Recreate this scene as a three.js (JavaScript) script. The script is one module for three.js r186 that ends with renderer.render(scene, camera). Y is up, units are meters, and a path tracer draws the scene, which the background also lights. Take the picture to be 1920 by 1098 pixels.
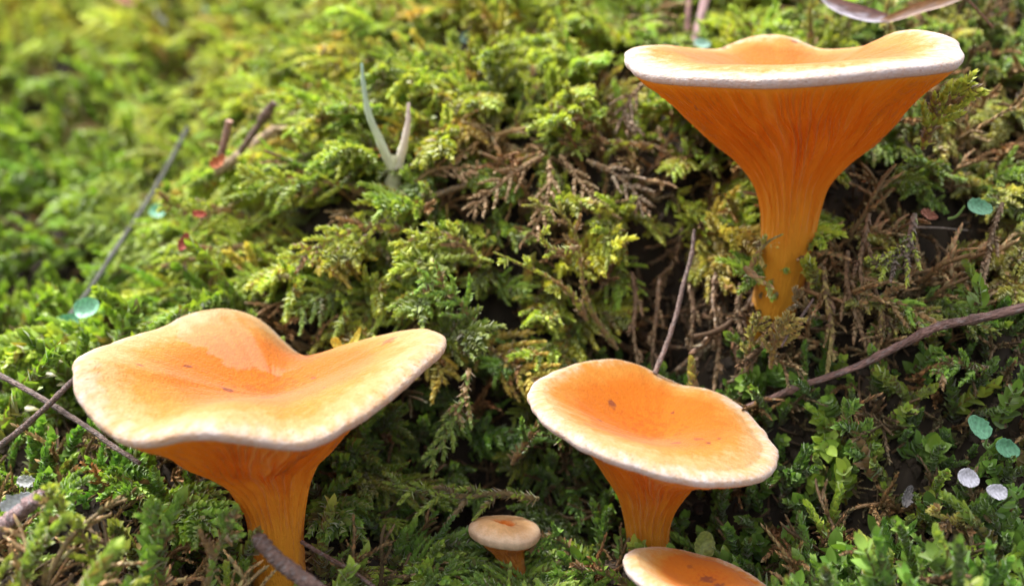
import * as THREE from 'three';
import { createNoise3D } from 'simplex-noise';
import { mergeGeometries } from 'three/addons/utils/BufferGeometryUtils.js';

// ---------------------------------------------------------------- camera, sky, sun, exposure
const scene = new THREE.Scene();
const PITCH = 12, FOV = 35, ASPECT = 1024 / 585;
const camera = new THREE.PerspectiveCamera(FOV, ASPECT, 0.005, 300);
camera.rotation.x = -PITCH * Math.PI / 180;
camera.position.set(0, 0, 0);
camera.focus = 0.156;
camera.userData.fStop = 11;
camera.updateMatrixWorld(true);

const SUN = new THREE.Vector3(-0.5, 1.0, -0.2).normalize();
function makeSky() {                       // an even overcast: brightest overhead, a broad glow where the sun stands behind the cloud
  const W = 256, H = 128, data = new Float32Array(W * H * 4);
  for (let r = 0; r < H; r++) for (let c = 0; c < W; c++) {
    const up = ((r + 0.5) / H - 0.5) * Math.PI, az = ((c + 0.5) / W - 0.5) * 2 * Math.PI;
    const y = Math.sin(up), x = Math.cos(az) * Math.cos(up), z = Math.sin(az) * Math.cos(up);
    const cosS = x * SUN.x + y * SUN.y + z * SUN.z;
    const L = y > 0 ? 0.29 + 0.4 * y : 0.18;
    const glow = 1.1 * Math.exp((cosS - 1) * 5);
    const k = (r * W + c) * 4;
    data[k] = (L * 0.97 + glow * 1.0); data[k + 1] = (L * 1.0 + glow * 0.99); data[k + 2] = (L * 1.06 + glow * 0.95); data[k + 3] = 1;
  }
  const t = new THREE.DataTexture(data, W, H, THREE.RGBAFormat, THREE.FloatType);
  t.mapping = THREE.EquirectangularReflectionMapping; t.magFilter = THREE.LinearFilter; t.needsUpdate = true;
  return t;
}
scene.background = makeSky();
scene.environment = scene.background;
const sun = new THREE.DirectionalLight(0xfff9f0, 2.8);
sun.position.copy(SUN).multiplyScalar(2);
sun.castShadow = true; sun.shadow.radius = 20; sun.shadow.mapSize.set(2048, 2048);
Object.assign(sun.shadow.camera, { left: -0.5, right: 0.5, top: 0.5, bottom: -0.5, near: 0.1, far: 5 });
sun.target.position.set(0, -0.05, -0.2);
sun.position.add(sun.target.position);
scene.add(sun, sun.target);

const renderer = new THREE.WebGLRenderer({ antialias: true });
renderer.toneMapping = THREE.LinearToneMapping;
renderer.toneMappingExposure = 2.65;
renderer.shadowMap.enabled = true;

// ---------------------------------------------------------------- helpers
function rng(seed) { let s = seed | 0; return () => { s = (s + 0x6d2b79f5) | 0; let t = Math.imul(s ^ (s >>> 15), 1 | s); t = (t + Math.imul(t ^ (t >>> 7), 61 | t)) ^ t; return ((t ^ (t >>> 14)) >>> 0) / 4294967296; }; }
const noise = createNoise3D(rng(11));
const fbm = (x, y, z, o = 3) => { let s = 0, a = 0.5; for (let i = 0; i < o; i++) { s += a * noise(x, y, z); x *= 2.03; y *= 2.03; z *= 2.03; a *= 0.5; } return s; };
const { clamp, lerp, smoothstep: sstep } = THREE.MathUtils;
const ss = (a, b, x) => { const t = clamp((x - a) / (b - a), 0, 1); return t * t * (3 - 2 * t); };
const V = (x, y, z) => new THREE.Vector3(x, y, z);
const TY = Math.tan(FOV * Math.PI / 360), PR = PITCH * Math.PI / 180;
// A direction for a place measured in the photograph (1920 x 1098), and the point on it at the horizontal distance d.
function ray(px, py) {
  const a = (px / 1920 * 2 - 1) * TY * ASPECT, b = (1 - py / 1098 * 2) * TY;
  return V(a, -Math.sin(PR) + b * Math.cos(PR), -Math.cos(PR) - b * Math.sin(PR));
}
function at(px, py, d) { const r = ray(px, py); return r.multiplyScalar(d / -r.z); }
function seen(x, y, z) {                    // where a point shows in the photograph
  const f = -y * Math.sin(PR) - z * Math.cos(PR), u = y * Math.cos(PR) - z * Math.sin(PR);
  return [(x / f / TY / ASPECT + 1) * 960, (1 - u / f / TY) * 549];
}
const mmpp = (py, d) => { const r = ray(960, py); return d / -r.z * 2 * TY / 1098; };   // metres per photograph pixel at distance d
const names = {};
function numbered(n) { if (!(n in names)) { names[n] = 0; return n; } return n + '_' + String(++names[n]).padStart(3, '0'); }
function tag(o, label, category, group, kind) {
  if (label) o.userData.label = label;
  if (category) o.userData.category = category;
  if (group) o.userData.group = group;
  if (kind) o.userData.kind = kind;
  return o;
}
function thing(name, label, category, pos, group) { const g = new THREE.Group(); g.name = numbered(name); if (pos) g.position.copy(pos); scene.add(g); return tag(g, label, category, group); }
function part(name, geo, mat, parent, pos) {
  const m = new THREE.Mesh(geo, mat); m.name = name; m.castShadow = m.receiveShadow = true;
  if (pos) { geo.translate(-pos.x, -pos.y, -pos.z); }
  parent.add(m); return m;
}
function dataTex(w, h, fn, srgb = true) {
  const d = new Uint8Array(w * h * 4), e = (v) => Math.round(255 * clamp(v <= 0.0031308 ? v * 12.92 : 1.055 * Math.pow(v, 1 / 2.4) - 0.055, 0, 1));
  for (let y = 0; y < h; y++) for (let x = 0; x < w; x++) {
    const c = fn((x + 0.5) / w, (y + 0.5) / h), k = (y * w + x) * 4;
    for (let i = 0; i < 3; i++) d[k + i] = srgb ? e(c[i]) : Math.round(255 * clamp(Array.isArray(c) ? c[i] : c, 0, 1));
    d[k + 3] = 255;
  }
  const t = new THREE.DataTexture(d, w, h); t.magFilter = THREE.LinearFilter; t.minFilter = THREE.LinearMipmapLinearFilter; t.generateMipmaps = true;
  t.wrapS = t.wrapT = THREE.RepeatWrapping; if (srgb) t.colorSpace = THREE.SRGBColorSpace; t.needsUpdate = true; return t;
}
function grid(nu, nv, fn, closedU = false) {  // fn(u, v, put): positions, optional uv and colour
  const P = [], U = [], C = [], I = [], mu = nu + 1;
  for (let j = 0; j <= nv; j++) for (let i = 0; i <= nu; i++) {
    const r = fn(i / nu, j / nv); P.push(r.p.x, r.p.y, r.p.z); U.push(r.uv ? r.uv[0] : i / nu, r.uv ? r.uv[1] : j / nv); if (r.c) C.push(...r.c);
  }
  for (let j = 0; j < nv; j++) for (let i = 0; i < nu; i++) { const a = j * mu + i, b = a + 1, c = a + mu, d = c + 1; I.push(a, c, b, b, c, d); }
  const g = new THREE.BufferGeometry();
  g.setAttribute('position', new THREE.Float32BufferAttribute(P, 3)); g.setAttribute('uv', new THREE.Float32BufferAttribute(U, 2));
  if (C.length) g.setAttribute('color', new THREE.Float32BufferAttribute(C, 3));
  g.setIndex(I); g.computeVertexNormals();
  if (closedU) { const n = g.attributes.normal; for (let j = 0; j <= nv; j++) { const a = j * mu, b = a + nu, v = V(n.getX(a) + n.getX(b), n.getY(a) + n.getY(b), n.getZ(a) + n.getZ(b)).normalize(); n.setXYZ(a, v.x, v.y, v.z); n.setXYZ(b, v.x, v.y, v.z); } }
  return g;
}
const STD = (o) => new THREE.MeshStandardMaterial(o), PHY = (o) => new THREE.MeshPhysicalMaterial({ side: THREE.DoubleSide, ...o });

// ---------------------------------------------------------------- ground: a hollow on the left, a steep bank on the right
const CTRL = [];
{
  const col = (px, list) => { for (const [py, d] of list) CTRL.push(at(px, py, d)); };
  const L = [[1200, 0.118], [1098, 0.135], [950, 0.152], [800, 0.18], [650, 0.22], [500, 0.275], [350, 0.35], [200, 0.46], [60, 0.62]];
  col(-250, L); col(100, L); col(330, [[1098, 0.138], [950, 0.155], [800, 0.18], [650, 0.212], [500, 0.25], [350, 0.30], [200, 0.37], [60, 0.5]]);
  col(700, [[1180, 0.14], [1098, 0.15], [1000, 0.165], [850, 0.178], [700, 0.187], [550, 0.195], [450, 0.201], [350, 0.212], [250, 0.235], [150, 0.275], [40, 0.34]]);
  col(1130, [[1180, 0.143], [1098, 0.155], [1000, 0.167], [850, 0.179], [700, 0.187], [600, 0.193], [500, 0.198], [420, 0.200], [340, 0.205], [240, 0.22], [140, 0.245], [40, 0.29]]);
  col(1470, [[1180, 0.135], [1098, 0.148], [950, 0.16], [820, 0.167], [700, 0.174], [590, 0.181], [480, 0.188], [400, 0.195], [300, 0.208], [200, 0.228], [100, 0.255], [0, 0.3]]);
  const R = [[1180, 0.125], [1098, 0.138], [950, 0.149], [800, 0.158], [650, 0.168], [500, 0.18], [350, 0.195], [200, 0.215], [50, 0.25]];
  col(1850, R); col(2250, R);
}
const tps = (() => {                        // thin-plate surface through the measured points: height over (x, d)
  const S = 10, n = CTRL.length, N = n + 3, A = [], k = (r2) => (r2 < 1e-12 ? 0 : 0.5 * r2 * Math.log(r2));
  for (let i = 0; i < N; i++) {
    const row = new Float64Array(N + 1);
    if (i < n) {
      const p = CTRL[i];
      for (let j = 0; j < n; j++) row[j] = k(((p.x - CTRL[j].x) ** 2 + (p.z - CTRL[j].z) ** 2) * S * S) + (i === j ? 2e-3 : 0);
      row[n] = 1; row[n + 1] = p.x * S; row[n + 2] = p.z * S; row[N] = p.y;
    } else for (let j = 0; j < n; j++) row[j] = i === n ? 1 : i === n + 1 ? CTRL[j].x * S : CTRL[j].z * S;
    A.push(row);
  }
  for (let c = 0; c < N; c++) {
    let b = c; for (let r = c + 1; r < N; r++) if (Math.abs(A[r][c]) > Math.abs(A[b][c])) b = r;
    [A[c], A[b]] = [A[b], A[c]];
    for (let r = 0; r < N; r++) if (r !== c) { const f = A[r][c] / A[c][c]; if (f) for (let q = c; q <= N; q++) A[r][q] -= f * A[c][q]; }
  }
  const w = A.map((r, i) => r[N] / r[i]);
  return (x, z) => { let s = w[n] + w[n + 1] * x * S + w[n + 2] * z * S; for (let j = 0; j < n; j++) s += w[j] * k(((x - CTRL[j].x) ** 2 + (z - CTRL[j].z) ** 2) * S * S); return s; };
})();
const HG = { x0: -0.6, z0: -0.95, s: 0.004, nx: 301, nz: 241 };
HG.h = new Float64Array(HG.nx * HG.nz);
for (let j = 0; j < HG.nz; j++) for (let i = 0; i < HG.nx; i++) HG.h[j * HG.nx + i] = tps(HG.x0 + i * HG.s, HG.z0 + j * HG.s);
function baseH(x, z) {
  const far = z > -0.1 ? -0.085 : Math.min(0.45, -0.085 + 0.25 * (-0.1 - z));
  const q = Math.max(Math.abs(x) / 0.42, (z + 0.12) / 0.1, (-z - 0.5) / 0.36), w = 1 - ss(0.55, 1, q);
  if (w <= 0) return far;
  const u = clamp((x - HG.x0) / HG.s, 0, HG.nx - 1.001), v = clamp((z - HG.z0) / HG.s, 0, HG.nz - 1.001), i = u | 0, j = v | 0, a = u - i, b = v - j, h = HG.h, k = j * HG.nx + i;
  const near = (h[k] * (1 - a) + h[k + 1] * a) * (1 - b) + (h[k + HG.nx] * (1 - a) + h[k + HG.nx + 1] * a) * b;
  return lerp(far, near, w);
}
const rough = (x, z) => 0.0055 * noise(x * 42, z * 42, 3) + 0.003 * noise(x * 95, z * 95, 7);
const DENTS = [[1235, 600, 0.190, 0.014, 0.010, 0.020], [1160, 180, 0.232, 0.016, 0.012, 0.012], [890, 870, 0.178, 0.014, 0.008, 0.010], [1870, 480, 0.181, 0.012, 0.009, 0.012], [690, 590, 0.190, 0.013, 0.008, 0.010], [1480, 960, 0.160, 0.010, 0.007, 0.008], [70, 230, 0.42, 0.04, 0.03, 0.03], [60, 560, 0.25, 0.02, 0.016, 0.016], [205, 490, 0.27, 0.018, 0.02, 0.015], [290, 560, 0.235, 0.02, 0.012, 0.012]].map(([px, py, d, rx, rz, dep]) => [at(px, py, d), rx, rz, dep]);
const hAt = (x, z) => { let h = baseH(x, z) + rough(x, z); for (const [p, rx, rz, dep] of DENTS) { const q = ((x - p.x) / rx) ** 2 + ((z - p.z) / rz) ** 2; if (q < 6) h -= dep * Math.exp(-q); } return h; };
function normalAt(x, z) { const e = 0.004; return V(baseH(x - e, z) - baseH(x + e, z), 2 * e, baseH(x, z - e) - baseH(x, z + e)).normalize(); }
function groundHit(px, py) { const r = ray(px, py).normalize(); let t = 0.1; for (; t < 1.2; t += 0.0008) { if (r.y * t < hAt(r.x * t, r.z * t)) break; } return r.multiplyScalar(t); }
{
  const axis = (a, b, s, far) => { const v = []; for (let x = a; x <= b + 1e-9; x += s) v.push(x); let st = s, x = b; const hi = []; while (x < far) { st *= 1.35; x += st; hi.push(x); } st = s; x = a; const lo = []; while (x > -far) { st *= 1.35; x -= st; lo.unshift(x); } return [...lo, ...v, ...hi]; };
  const X = axis(-0.45, 0.45, 0.0022, 90), Z = axis(-0.85, -0.08, 0.0016, 90), nx = X.length, P = new Float32Array(nx * Z.length * 3), C = new Float32Array(nx * Z.length * 3), I = [];
  Z.forEach((z, j) => X.forEach((x, i) => { const k = j * nx + i, near = Math.abs(x) < 1 && Math.abs(z) < 1.5; const y = near ? hAt(x, z) : baseH(x, z), nn = near ? normalAt(x, z) : V(0, 1, 0), cr = near ? 0.0016 * noise(x * 210, y * 210, z * 210) + 0.0009 * noise(x * 420, y * 420, z * 420) : 0, a = clamp(0.5 + 0.9 * fbm(x * 90, y * 90, z * 90, 4), 0, 1); P.set([x + nn.x * cr, y + nn.y * cr, z + nn.z * cr], k * 3); C.set([0.01 + 0.034 * a, 0.007 + 0.022 * a, 0.005 + 0.011 * a], k * 3); }));
  for (let j = 0; j < Z.length - 1; j++) for (let i = 0; i < nx - 1; i++) { const a = j * nx + i, b = a + 1, c = a + nx, d = c + 1; I.push(a, c, b, b, c, d); }
  const g = new THREE.BufferGeometry(); g.setAttribute('position', new THREE.BufferAttribute(P, 3)); g.setAttribute('color', new THREE.BufferAttribute(C, 3)); g.setIndex(I); g.computeVertexNormals();
  const m = new THREE.Mesh(g, STD({ vertexColors: true, roughness: 0.95, side: THREE.DoubleSide }));
  m.name = 'ground'; m.receiveShadow = m.castShadow = true; m.userData.kind = 'structure'; scene.add(m);
}

// ---------------------------------------------------------------- moss: shoots built leaf by leaf
class Leaves {
  constructor() { this.P = []; this.C = []; this.I = []; }
  vert(p, c) { this.P.push(p.x, p.y, p.z); this.C.push(c[0], c[1], c[2]); return this.P.length / 3 - 1; }
  // a folded leaf: o base, d direction, n the way its inside faces; curl bends the tip towards n, fold lifts the edges
  leaf(o, d, n, L, W, curl, fold, c, tip, segs = 2) {
    const s = V().crossVectors(d, n).normalize(), nn = V().crossVectors(s, d).normalize(), wid = segs === 2 ? [0.42, 0.5] : segs === 3 ? [0.38, 0.52, 0.36] : [0.3, 0.5, 0.52, 0.36], rows = [];
    for (let i = 0; i < wid.length; i++) {
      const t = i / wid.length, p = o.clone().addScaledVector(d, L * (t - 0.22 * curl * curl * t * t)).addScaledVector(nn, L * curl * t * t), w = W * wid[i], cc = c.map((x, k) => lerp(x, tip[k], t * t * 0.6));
      const e = nn.clone().multiplyScalar(w * fold);
      rows.push([this.vert(p.clone().addScaledVector(s, -w).add(e), cc), this.vert(p, cc), this.vert(p.clone().addScaledVector(s, w).add(e), cc)]);
    }
    const q = this.vert(o.clone().addScaledVector(d, L * (1 - 0.22 * curl * curl)).addScaledVector(nn, L * curl), tip);
    for (let i = 0; i + 1 < rows.length; i++) { const [a, b, e] = rows[i], [f, g, h] = rows[i + 1]; this.I.push(a, b, g, a, g, f, b, e, h, b, h, g); }
    const [a, b, e] = rows[rows.length - 1]; this.I.push(a, b, q, b, e, q);
  }
  tube(pts, r0, r1, c, sides = 5) {
    let prev = null; const up = V(0.31, 0.2, 0.93);
    pts.forEach((p, i) => {
      const d = (pts[i + 1] ?? p).clone().sub(pts[i - 1] ?? p).normalize(), s = V().crossVectors(d, up).normalize(), n = V().crossVectors(s, d), r = lerp(r0, r1, i / (pts.length - 1)), ring = [];
      for (let k = 0; k < sides; k++) { const a = k / sides * 6.2832; ring.push(this.vert(p.clone().addScaledVector(s, r * Math.cos(a)).addScaledVector(n, r * Math.sin(a)), c)); }
      if (prev) for (let k = 0; k < sides; k++) { const k1 = (k + 1) % sides; this.I.push(prev[k], prev[k1], ring[k1], prev[k], ring[k1], ring[k]); }
      prev = ring;
    });
  }
  geometry() {
    const g = new THREE.BufferGeometry(); g.setAttribute('position', new THREE.Float32BufferAttribute(this.P, 3)); g.setAttribute('color', new THREE.Float32BufferAttribute(this.C, 3)); g.setIndex(this.I); g.computeVertexNormals(); return g;
  }
}
const perp = (d, a) => { const s = V().crossVectors(d, Math.abs(d.y) < 0.9 ? V(0, 1, 0) : V(1, 0, 0)).normalize(), t = V().crossVectors(d, s); return s.multiplyScalar(Math.cos(a)).addScaledVector(t, Math.sin(a)); };
const curveAt = (pts, t) => { const x = clamp(t, 0, 1) * (pts.length - 1), i = Math.min(x | 0, pts.length - 2); return pts[i].clone().lerp(pts[i + 1], x - i); };
const dirAt = (pts, t) => curveAt(pts, t + 0.04).sub(curveAt(pts, t - 0.04)).normalize();
const tint = (R, c, v) => { const a = 1 + (R() - 0.5) * v, b = 1 + (R() - 0.5) * v * 0.5; return [c[0] * a * b, c[1] * a, c[2] * a]; };
// leaves set round a stem or branch
function clothe(B, R, pts, n, L, W, o = {}) {
  const { spread = 0.6, curl = 0.4, fold = 0.35, from = 0, taper = 0.35, c = [1, 1, 1], tip = [1.25, 1.2, 1], c0 = c, segs = 2, two = 0, v = 0.35 } = o;
  for (let i = 0; i < n; i++) {
    const t = from + (1 - from) * (i + R() * 0.9) / n, p = curveAt(pts, t), d = dirAt(pts, t), a = two ? (i % 2 ? 0 : Math.PI) + (R() - 0.5) * two : i * 2.4 + R() * 0.6;
    const out = perp(d, a), sp = spread * (0.8 + 0.4 * R()) * (1 - 0.35 * t), k = (1 - taper * t) * (0.8 + 0.4 * R());
    const dir = d.clone().multiplyScalar(Math.cos(sp)).addScaledVector(out, Math.sin(sp)).normalize(), inn = d.clone().multiplyScalar(Math.sin(sp)).addScaledVector(out, -Math.cos(sp));
    const cc = tint(R, R() < (1 - t) * 0.75 && c0 !== c ? c0 : c, v);
    B.leaf(p, dir, inn, L * k, W * k, curl * (-0.3 + 1.8 * R()), fold, cc, [cc[0] * tip[0], cc[1] * tip[1], cc[2] * tip[2]], segs);
  }
}
const bend = (R, o, d, L, n, lift, wob) => { const pts = [o.clone()], dd = d.clone().normalize(); const p = o.clone(); for (let i = 0; i < n; i++) { dd.add(lift.clone().multiplyScalar(1 / n)).add(V(R() - 0.5, R() - 0.5, R() - 0.5).multiplyScalar(wob)).normalize(); p.addScaledVector(dd, L / n); pts.push(p.clone()); } return pts; };
const BROWN = [0.7, 0.40, 0.55], TIP = [1.45, 1.35, 1.5];  // TIP: naturally paler leaf tips, with sparkle highlights painted into the colour
const mm = 0.001;
// kinds of shoot, each about 10 mm, growing along +y and leaning over towards +z
function frond(seed) {                      // feather moss: an arching stem with two flat rows of leafy branches
  const R = rng(seed), B = new Leaves(), L = (12 + 7 * R()) * mm, st = bend(R, V(0, 0, 0), V(0, 1, 0.35), L, 12, V((R() - 0.5) * 0.5, -0.5, 0.8), 0.07), k = 0.85 + 0.35 * R();
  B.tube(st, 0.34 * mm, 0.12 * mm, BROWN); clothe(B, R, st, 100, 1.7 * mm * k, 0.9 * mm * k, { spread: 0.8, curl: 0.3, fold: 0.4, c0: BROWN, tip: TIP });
  const nb = 12 + (R() * 6 | 0);
  for (let i = 0; i < nb; i++) {
    const t = 0.12 + 0.84 * (i + 0.6 * R()) / nb, hue = tint(R, [1, 1, 1], 0.4), o = curveAt(st, t), d = dirAt(st, t), side = V().crossVectors(d, V(0, 0.7, 0.7)).normalize().multiplyScalar(i % 2 ? 1 : -1);
    const bl = (8.2 - 4.8 * t) * (0.65 + 0.55 * R()) * mm, br = bend(R, o, d.clone().multiplyScalar(0.8).add(side), bl, 7, d.clone().multiplyScalar(0.6).add(V(0, -0.25, 0.1)), 0.22);
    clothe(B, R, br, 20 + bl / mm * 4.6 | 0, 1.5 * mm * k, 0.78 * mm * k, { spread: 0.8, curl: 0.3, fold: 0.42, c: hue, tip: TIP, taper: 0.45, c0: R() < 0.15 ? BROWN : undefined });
  }
  return B.geometry();
}
function plume(seed) {                      // plump upright shoot, overlapping concave leaves
  const R = rng(seed), B = new Leaves(), L = (8 + 5 * R()) * mm, st = bend(R, V(0, 0, 0), V(0, 1, 0.1), L, 8, V((R() - 0.5) * 0.5, 0.1, 0.45), 0.06);
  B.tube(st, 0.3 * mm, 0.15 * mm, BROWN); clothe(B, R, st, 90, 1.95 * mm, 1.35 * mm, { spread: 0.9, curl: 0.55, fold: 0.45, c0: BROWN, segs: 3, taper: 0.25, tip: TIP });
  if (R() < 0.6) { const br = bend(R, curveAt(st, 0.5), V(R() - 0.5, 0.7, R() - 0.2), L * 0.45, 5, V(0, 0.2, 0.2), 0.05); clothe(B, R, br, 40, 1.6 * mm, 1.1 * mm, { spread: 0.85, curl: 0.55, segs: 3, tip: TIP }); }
  return B.geometry();
}
function rosette(seed) {                    // thyme moss: few wide glossy leaves
  const R = rng(seed), B = new Leaves(), L = (7 + 4 * R()) * mm, st = bend(R, V(0, 0, 0), V(0, 1, 0.1), L, 6, V((R() - 0.5) * 0.5, 0.1, 0.5), 0.06);
  B.tube(st, 0.28 * mm, 0.15 * mm, BROWN);
  clothe(B, R, st, 15 + (R() * 6 | 0), 3.1 * mm, 1.9 * mm, { spread: 1.05, curl: 0.28, fold: 0.28, from: 0.15, segs: 4, taper: 0.3, tip: [1.15, 1.15, 1], v: 0.4 });
  return B.geometry();
}
function wisp(seed) {                       // old brown stem clothed in shrivelled leaves, a few side branches
  const R = rng(seed), B = new Leaves(), L = (10 + 8 * R()) * mm, st = bend(R, V(0, 0, 0), V(0, 1, 0.2), L, 12, V((R() - 0.5) * 1.4, -0.5, 0.9), 0.3), h = { spread: 0.65, curl: 0.35, fold: 0.5, v: 0.9, tip: [1.7, 1.6, 1.4] };
  B.tube(st, 0.4 * mm, 0.25 * mm, [0.7, 0.62, 0.55]); clothe(B, R, st, 110, 1.5 * mm, 0.62 * mm, h);
  for (let i = 0; i < 5; i++) { const o = curveAt(st, 0.15 + 0.16 * i), br = bend(R, o, V(R() - 0.5, 0.4, R() - 0.3), (3 + 3 * R()) * mm, 6, V(0, -0.3, 0.3), 0.35); B.tube(br, 0.25 * mm, 0.12 * mm, [0.7, 0.62, 0.55], 4); clothe(B, R, br, 34, 1.3 * mm, 0.55 * mm, h); }
  return B.geometry();
}
const mossMat = PHY({ color: 0xffffff, vertexColors: true, roughness: 0.95, transmission: 0.45, thickness: 0, clearcoat: 0.6, clearcoatRoughness: 0.3 });
const glossMat = PHY({ color: 0xffffff, vertexColors: true, roughness: 0.9, transmission: 0.35, thickness: 0, clearcoat: 1, clearcoatRoughness: 0.22 });
const deadMat = PHY({ color: 0xffffff, vertexColors: true, roughness: 0.75, clearcoat: 0.25, clearcoatRoughness: 0.35 });
const KINDS = { frond: [frond, 14, mossMat], plume: [plume, 10, mossMat], rosette: [rosette, 9, glossMat], wisp: [wisp, 8, deadMat] };
const geos = {};
for (const k in KINDS) geos[k] = Array.from({ length: KINDS[k][1] }, (_, i) => KINDS[k][0](100 + i * 17 + k.length * 1000));

const CAVES = [];                           // hollows where the moss opens: px, py, radii
const ell = (px, py, cx, cy, rx, ry) => Math.hypot((px - cx) / rx, (py - cy) / ry);
const hollowEdge = (py) => (py < 250 ? lerp(520, 335, py / 250) : py < 520 ? 325 : lerp(325, 560, clamp((py - 520) / 160, 0, 1)));
// what grows where: kind of shoot, colour, size, stretch of carpet
function grows(px, py, p, R) {
  const n = noise(p.x * 30, p.y * 30, p.z * 30), n2 = noise(p.x * 75 + 5, p.y * 75, p.z * 75), r = R();
  const brown = [0.2, 0.12, 0.05];
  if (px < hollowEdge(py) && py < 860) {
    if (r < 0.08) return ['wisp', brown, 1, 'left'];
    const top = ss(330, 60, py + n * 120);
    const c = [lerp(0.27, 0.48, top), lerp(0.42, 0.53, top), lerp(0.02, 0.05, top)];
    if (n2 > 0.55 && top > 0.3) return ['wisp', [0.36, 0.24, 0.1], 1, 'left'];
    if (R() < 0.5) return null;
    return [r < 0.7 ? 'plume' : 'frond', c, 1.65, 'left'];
  }
  if (px < 640 && py >= 830) {
    if (r < 0.34) return ['wisp', [0.3, 0.2, 0.09], 0.9, 'corner'];
    return [r < 0.9 ? 'plume' : 'frond', n > 0 ? [0.23, 0.42, 0.03] : [0.36, 0.46, 0.05], 1.2, 'corner'];
  }
  const patch = Math.min(ell(px, py, 1060, 335, 210, 85), ell(px, py, 1190, 175, 110, 80), ell(px, py, 640, 620, 170, 60), ell(px, py, 1000, 450, 120, 60), ell(px, py, 1620, 560, 190, 120), ell(px, py, 1850, 330, 110, 130), ell(px, py, 780, 400, 120, 60)) + n2 * 0.3;
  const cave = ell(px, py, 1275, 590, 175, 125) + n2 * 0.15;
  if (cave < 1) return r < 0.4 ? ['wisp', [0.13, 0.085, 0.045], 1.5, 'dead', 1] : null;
  if (patch < 1 && r < 0.6) return ['wisp', [0.3, 0.2, 0.1], 1.1, 'dead'];
  if (px > 1080 && py > 690 - (px - 1080) * 0.12) {
    const c = [0.15, 0.29, 0.018];
    if (r < 0.12) return ['wisp', brown, 1, 'right'];
    return [r < 0.55 ? 'rosette' : 'plume', n2 > 0.3 ? [0.32, 0.44, 0.035] : c, 1.0, 'right'];
  }
  if (py > 640) return r < 0.1 ? ['wisp', brown, 1, 'low'] : [r < 0.7 ? 'frond' : 'plume', n2 > 0.25 ? [0.27, 0.38, 0.03] : [0.17, 0.31, 0.022], 1.05, 'low'];  // foot of the mound: dark green moss, part of the shade painted into it
  if (px > 1540) {
    if (r < 0.3) return ['wisp', brown, 1, 'bank'];
    return [r < 0.65 ? 'plume' : 'frond', n > 0 ? [0.38, 0.4, 0.07] : [0.24, 0.36, 0.045], 0.95, 'bank'];
  }
  if (r < 0.06) return ['wisp', [0.36, 0.23, 0.08], 1, 'mound'];
  const top = clamp(0.5 + 0.6 * n + 0.4 * (R() - 0.5), 0, 1); if (R() < 0.22) return null;
  return [r < 0.8 ? 'frond' : 'plume', n2 > 0.55 ? [0.5, 0.45, 0.06] : [lerp(0.31, 0.47, top), lerp(0.43, 0.54, top), 0.04], 1.25, 'mound'];
}
const CARPETS = {
  left: ['soft green moss filling the blurred hollow behind the left mushroom', 'moss'],
  corner: ['plump green and brown moss in the front corner around the left stem', 'moss'],
  mound: ['yellow green feather moss over the mound between the mushrooms', 'moss'],
  dead: ['brown dead moss stems in the bare patches of the mound', 'dead moss'],
  low: ['dark green moss with part of its shade painted in, at the foot of the mound above the tiny mushroom', 'moss'],
  right: ['dark glossy broad-leaved moss below the long twig on the right', 'moss'],
  bank: ['olive moss with brown stems on the bank right of the tallest mushroom', 'moss'],
};
const KEEP = [[925, 1030, 85], [950, 1090, 70], [1310, 690, 60], [525, 1075, 55], [525, 1140, 60]];                            // [px, py, radius] kept clear of shoots
const sown = {};
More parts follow.
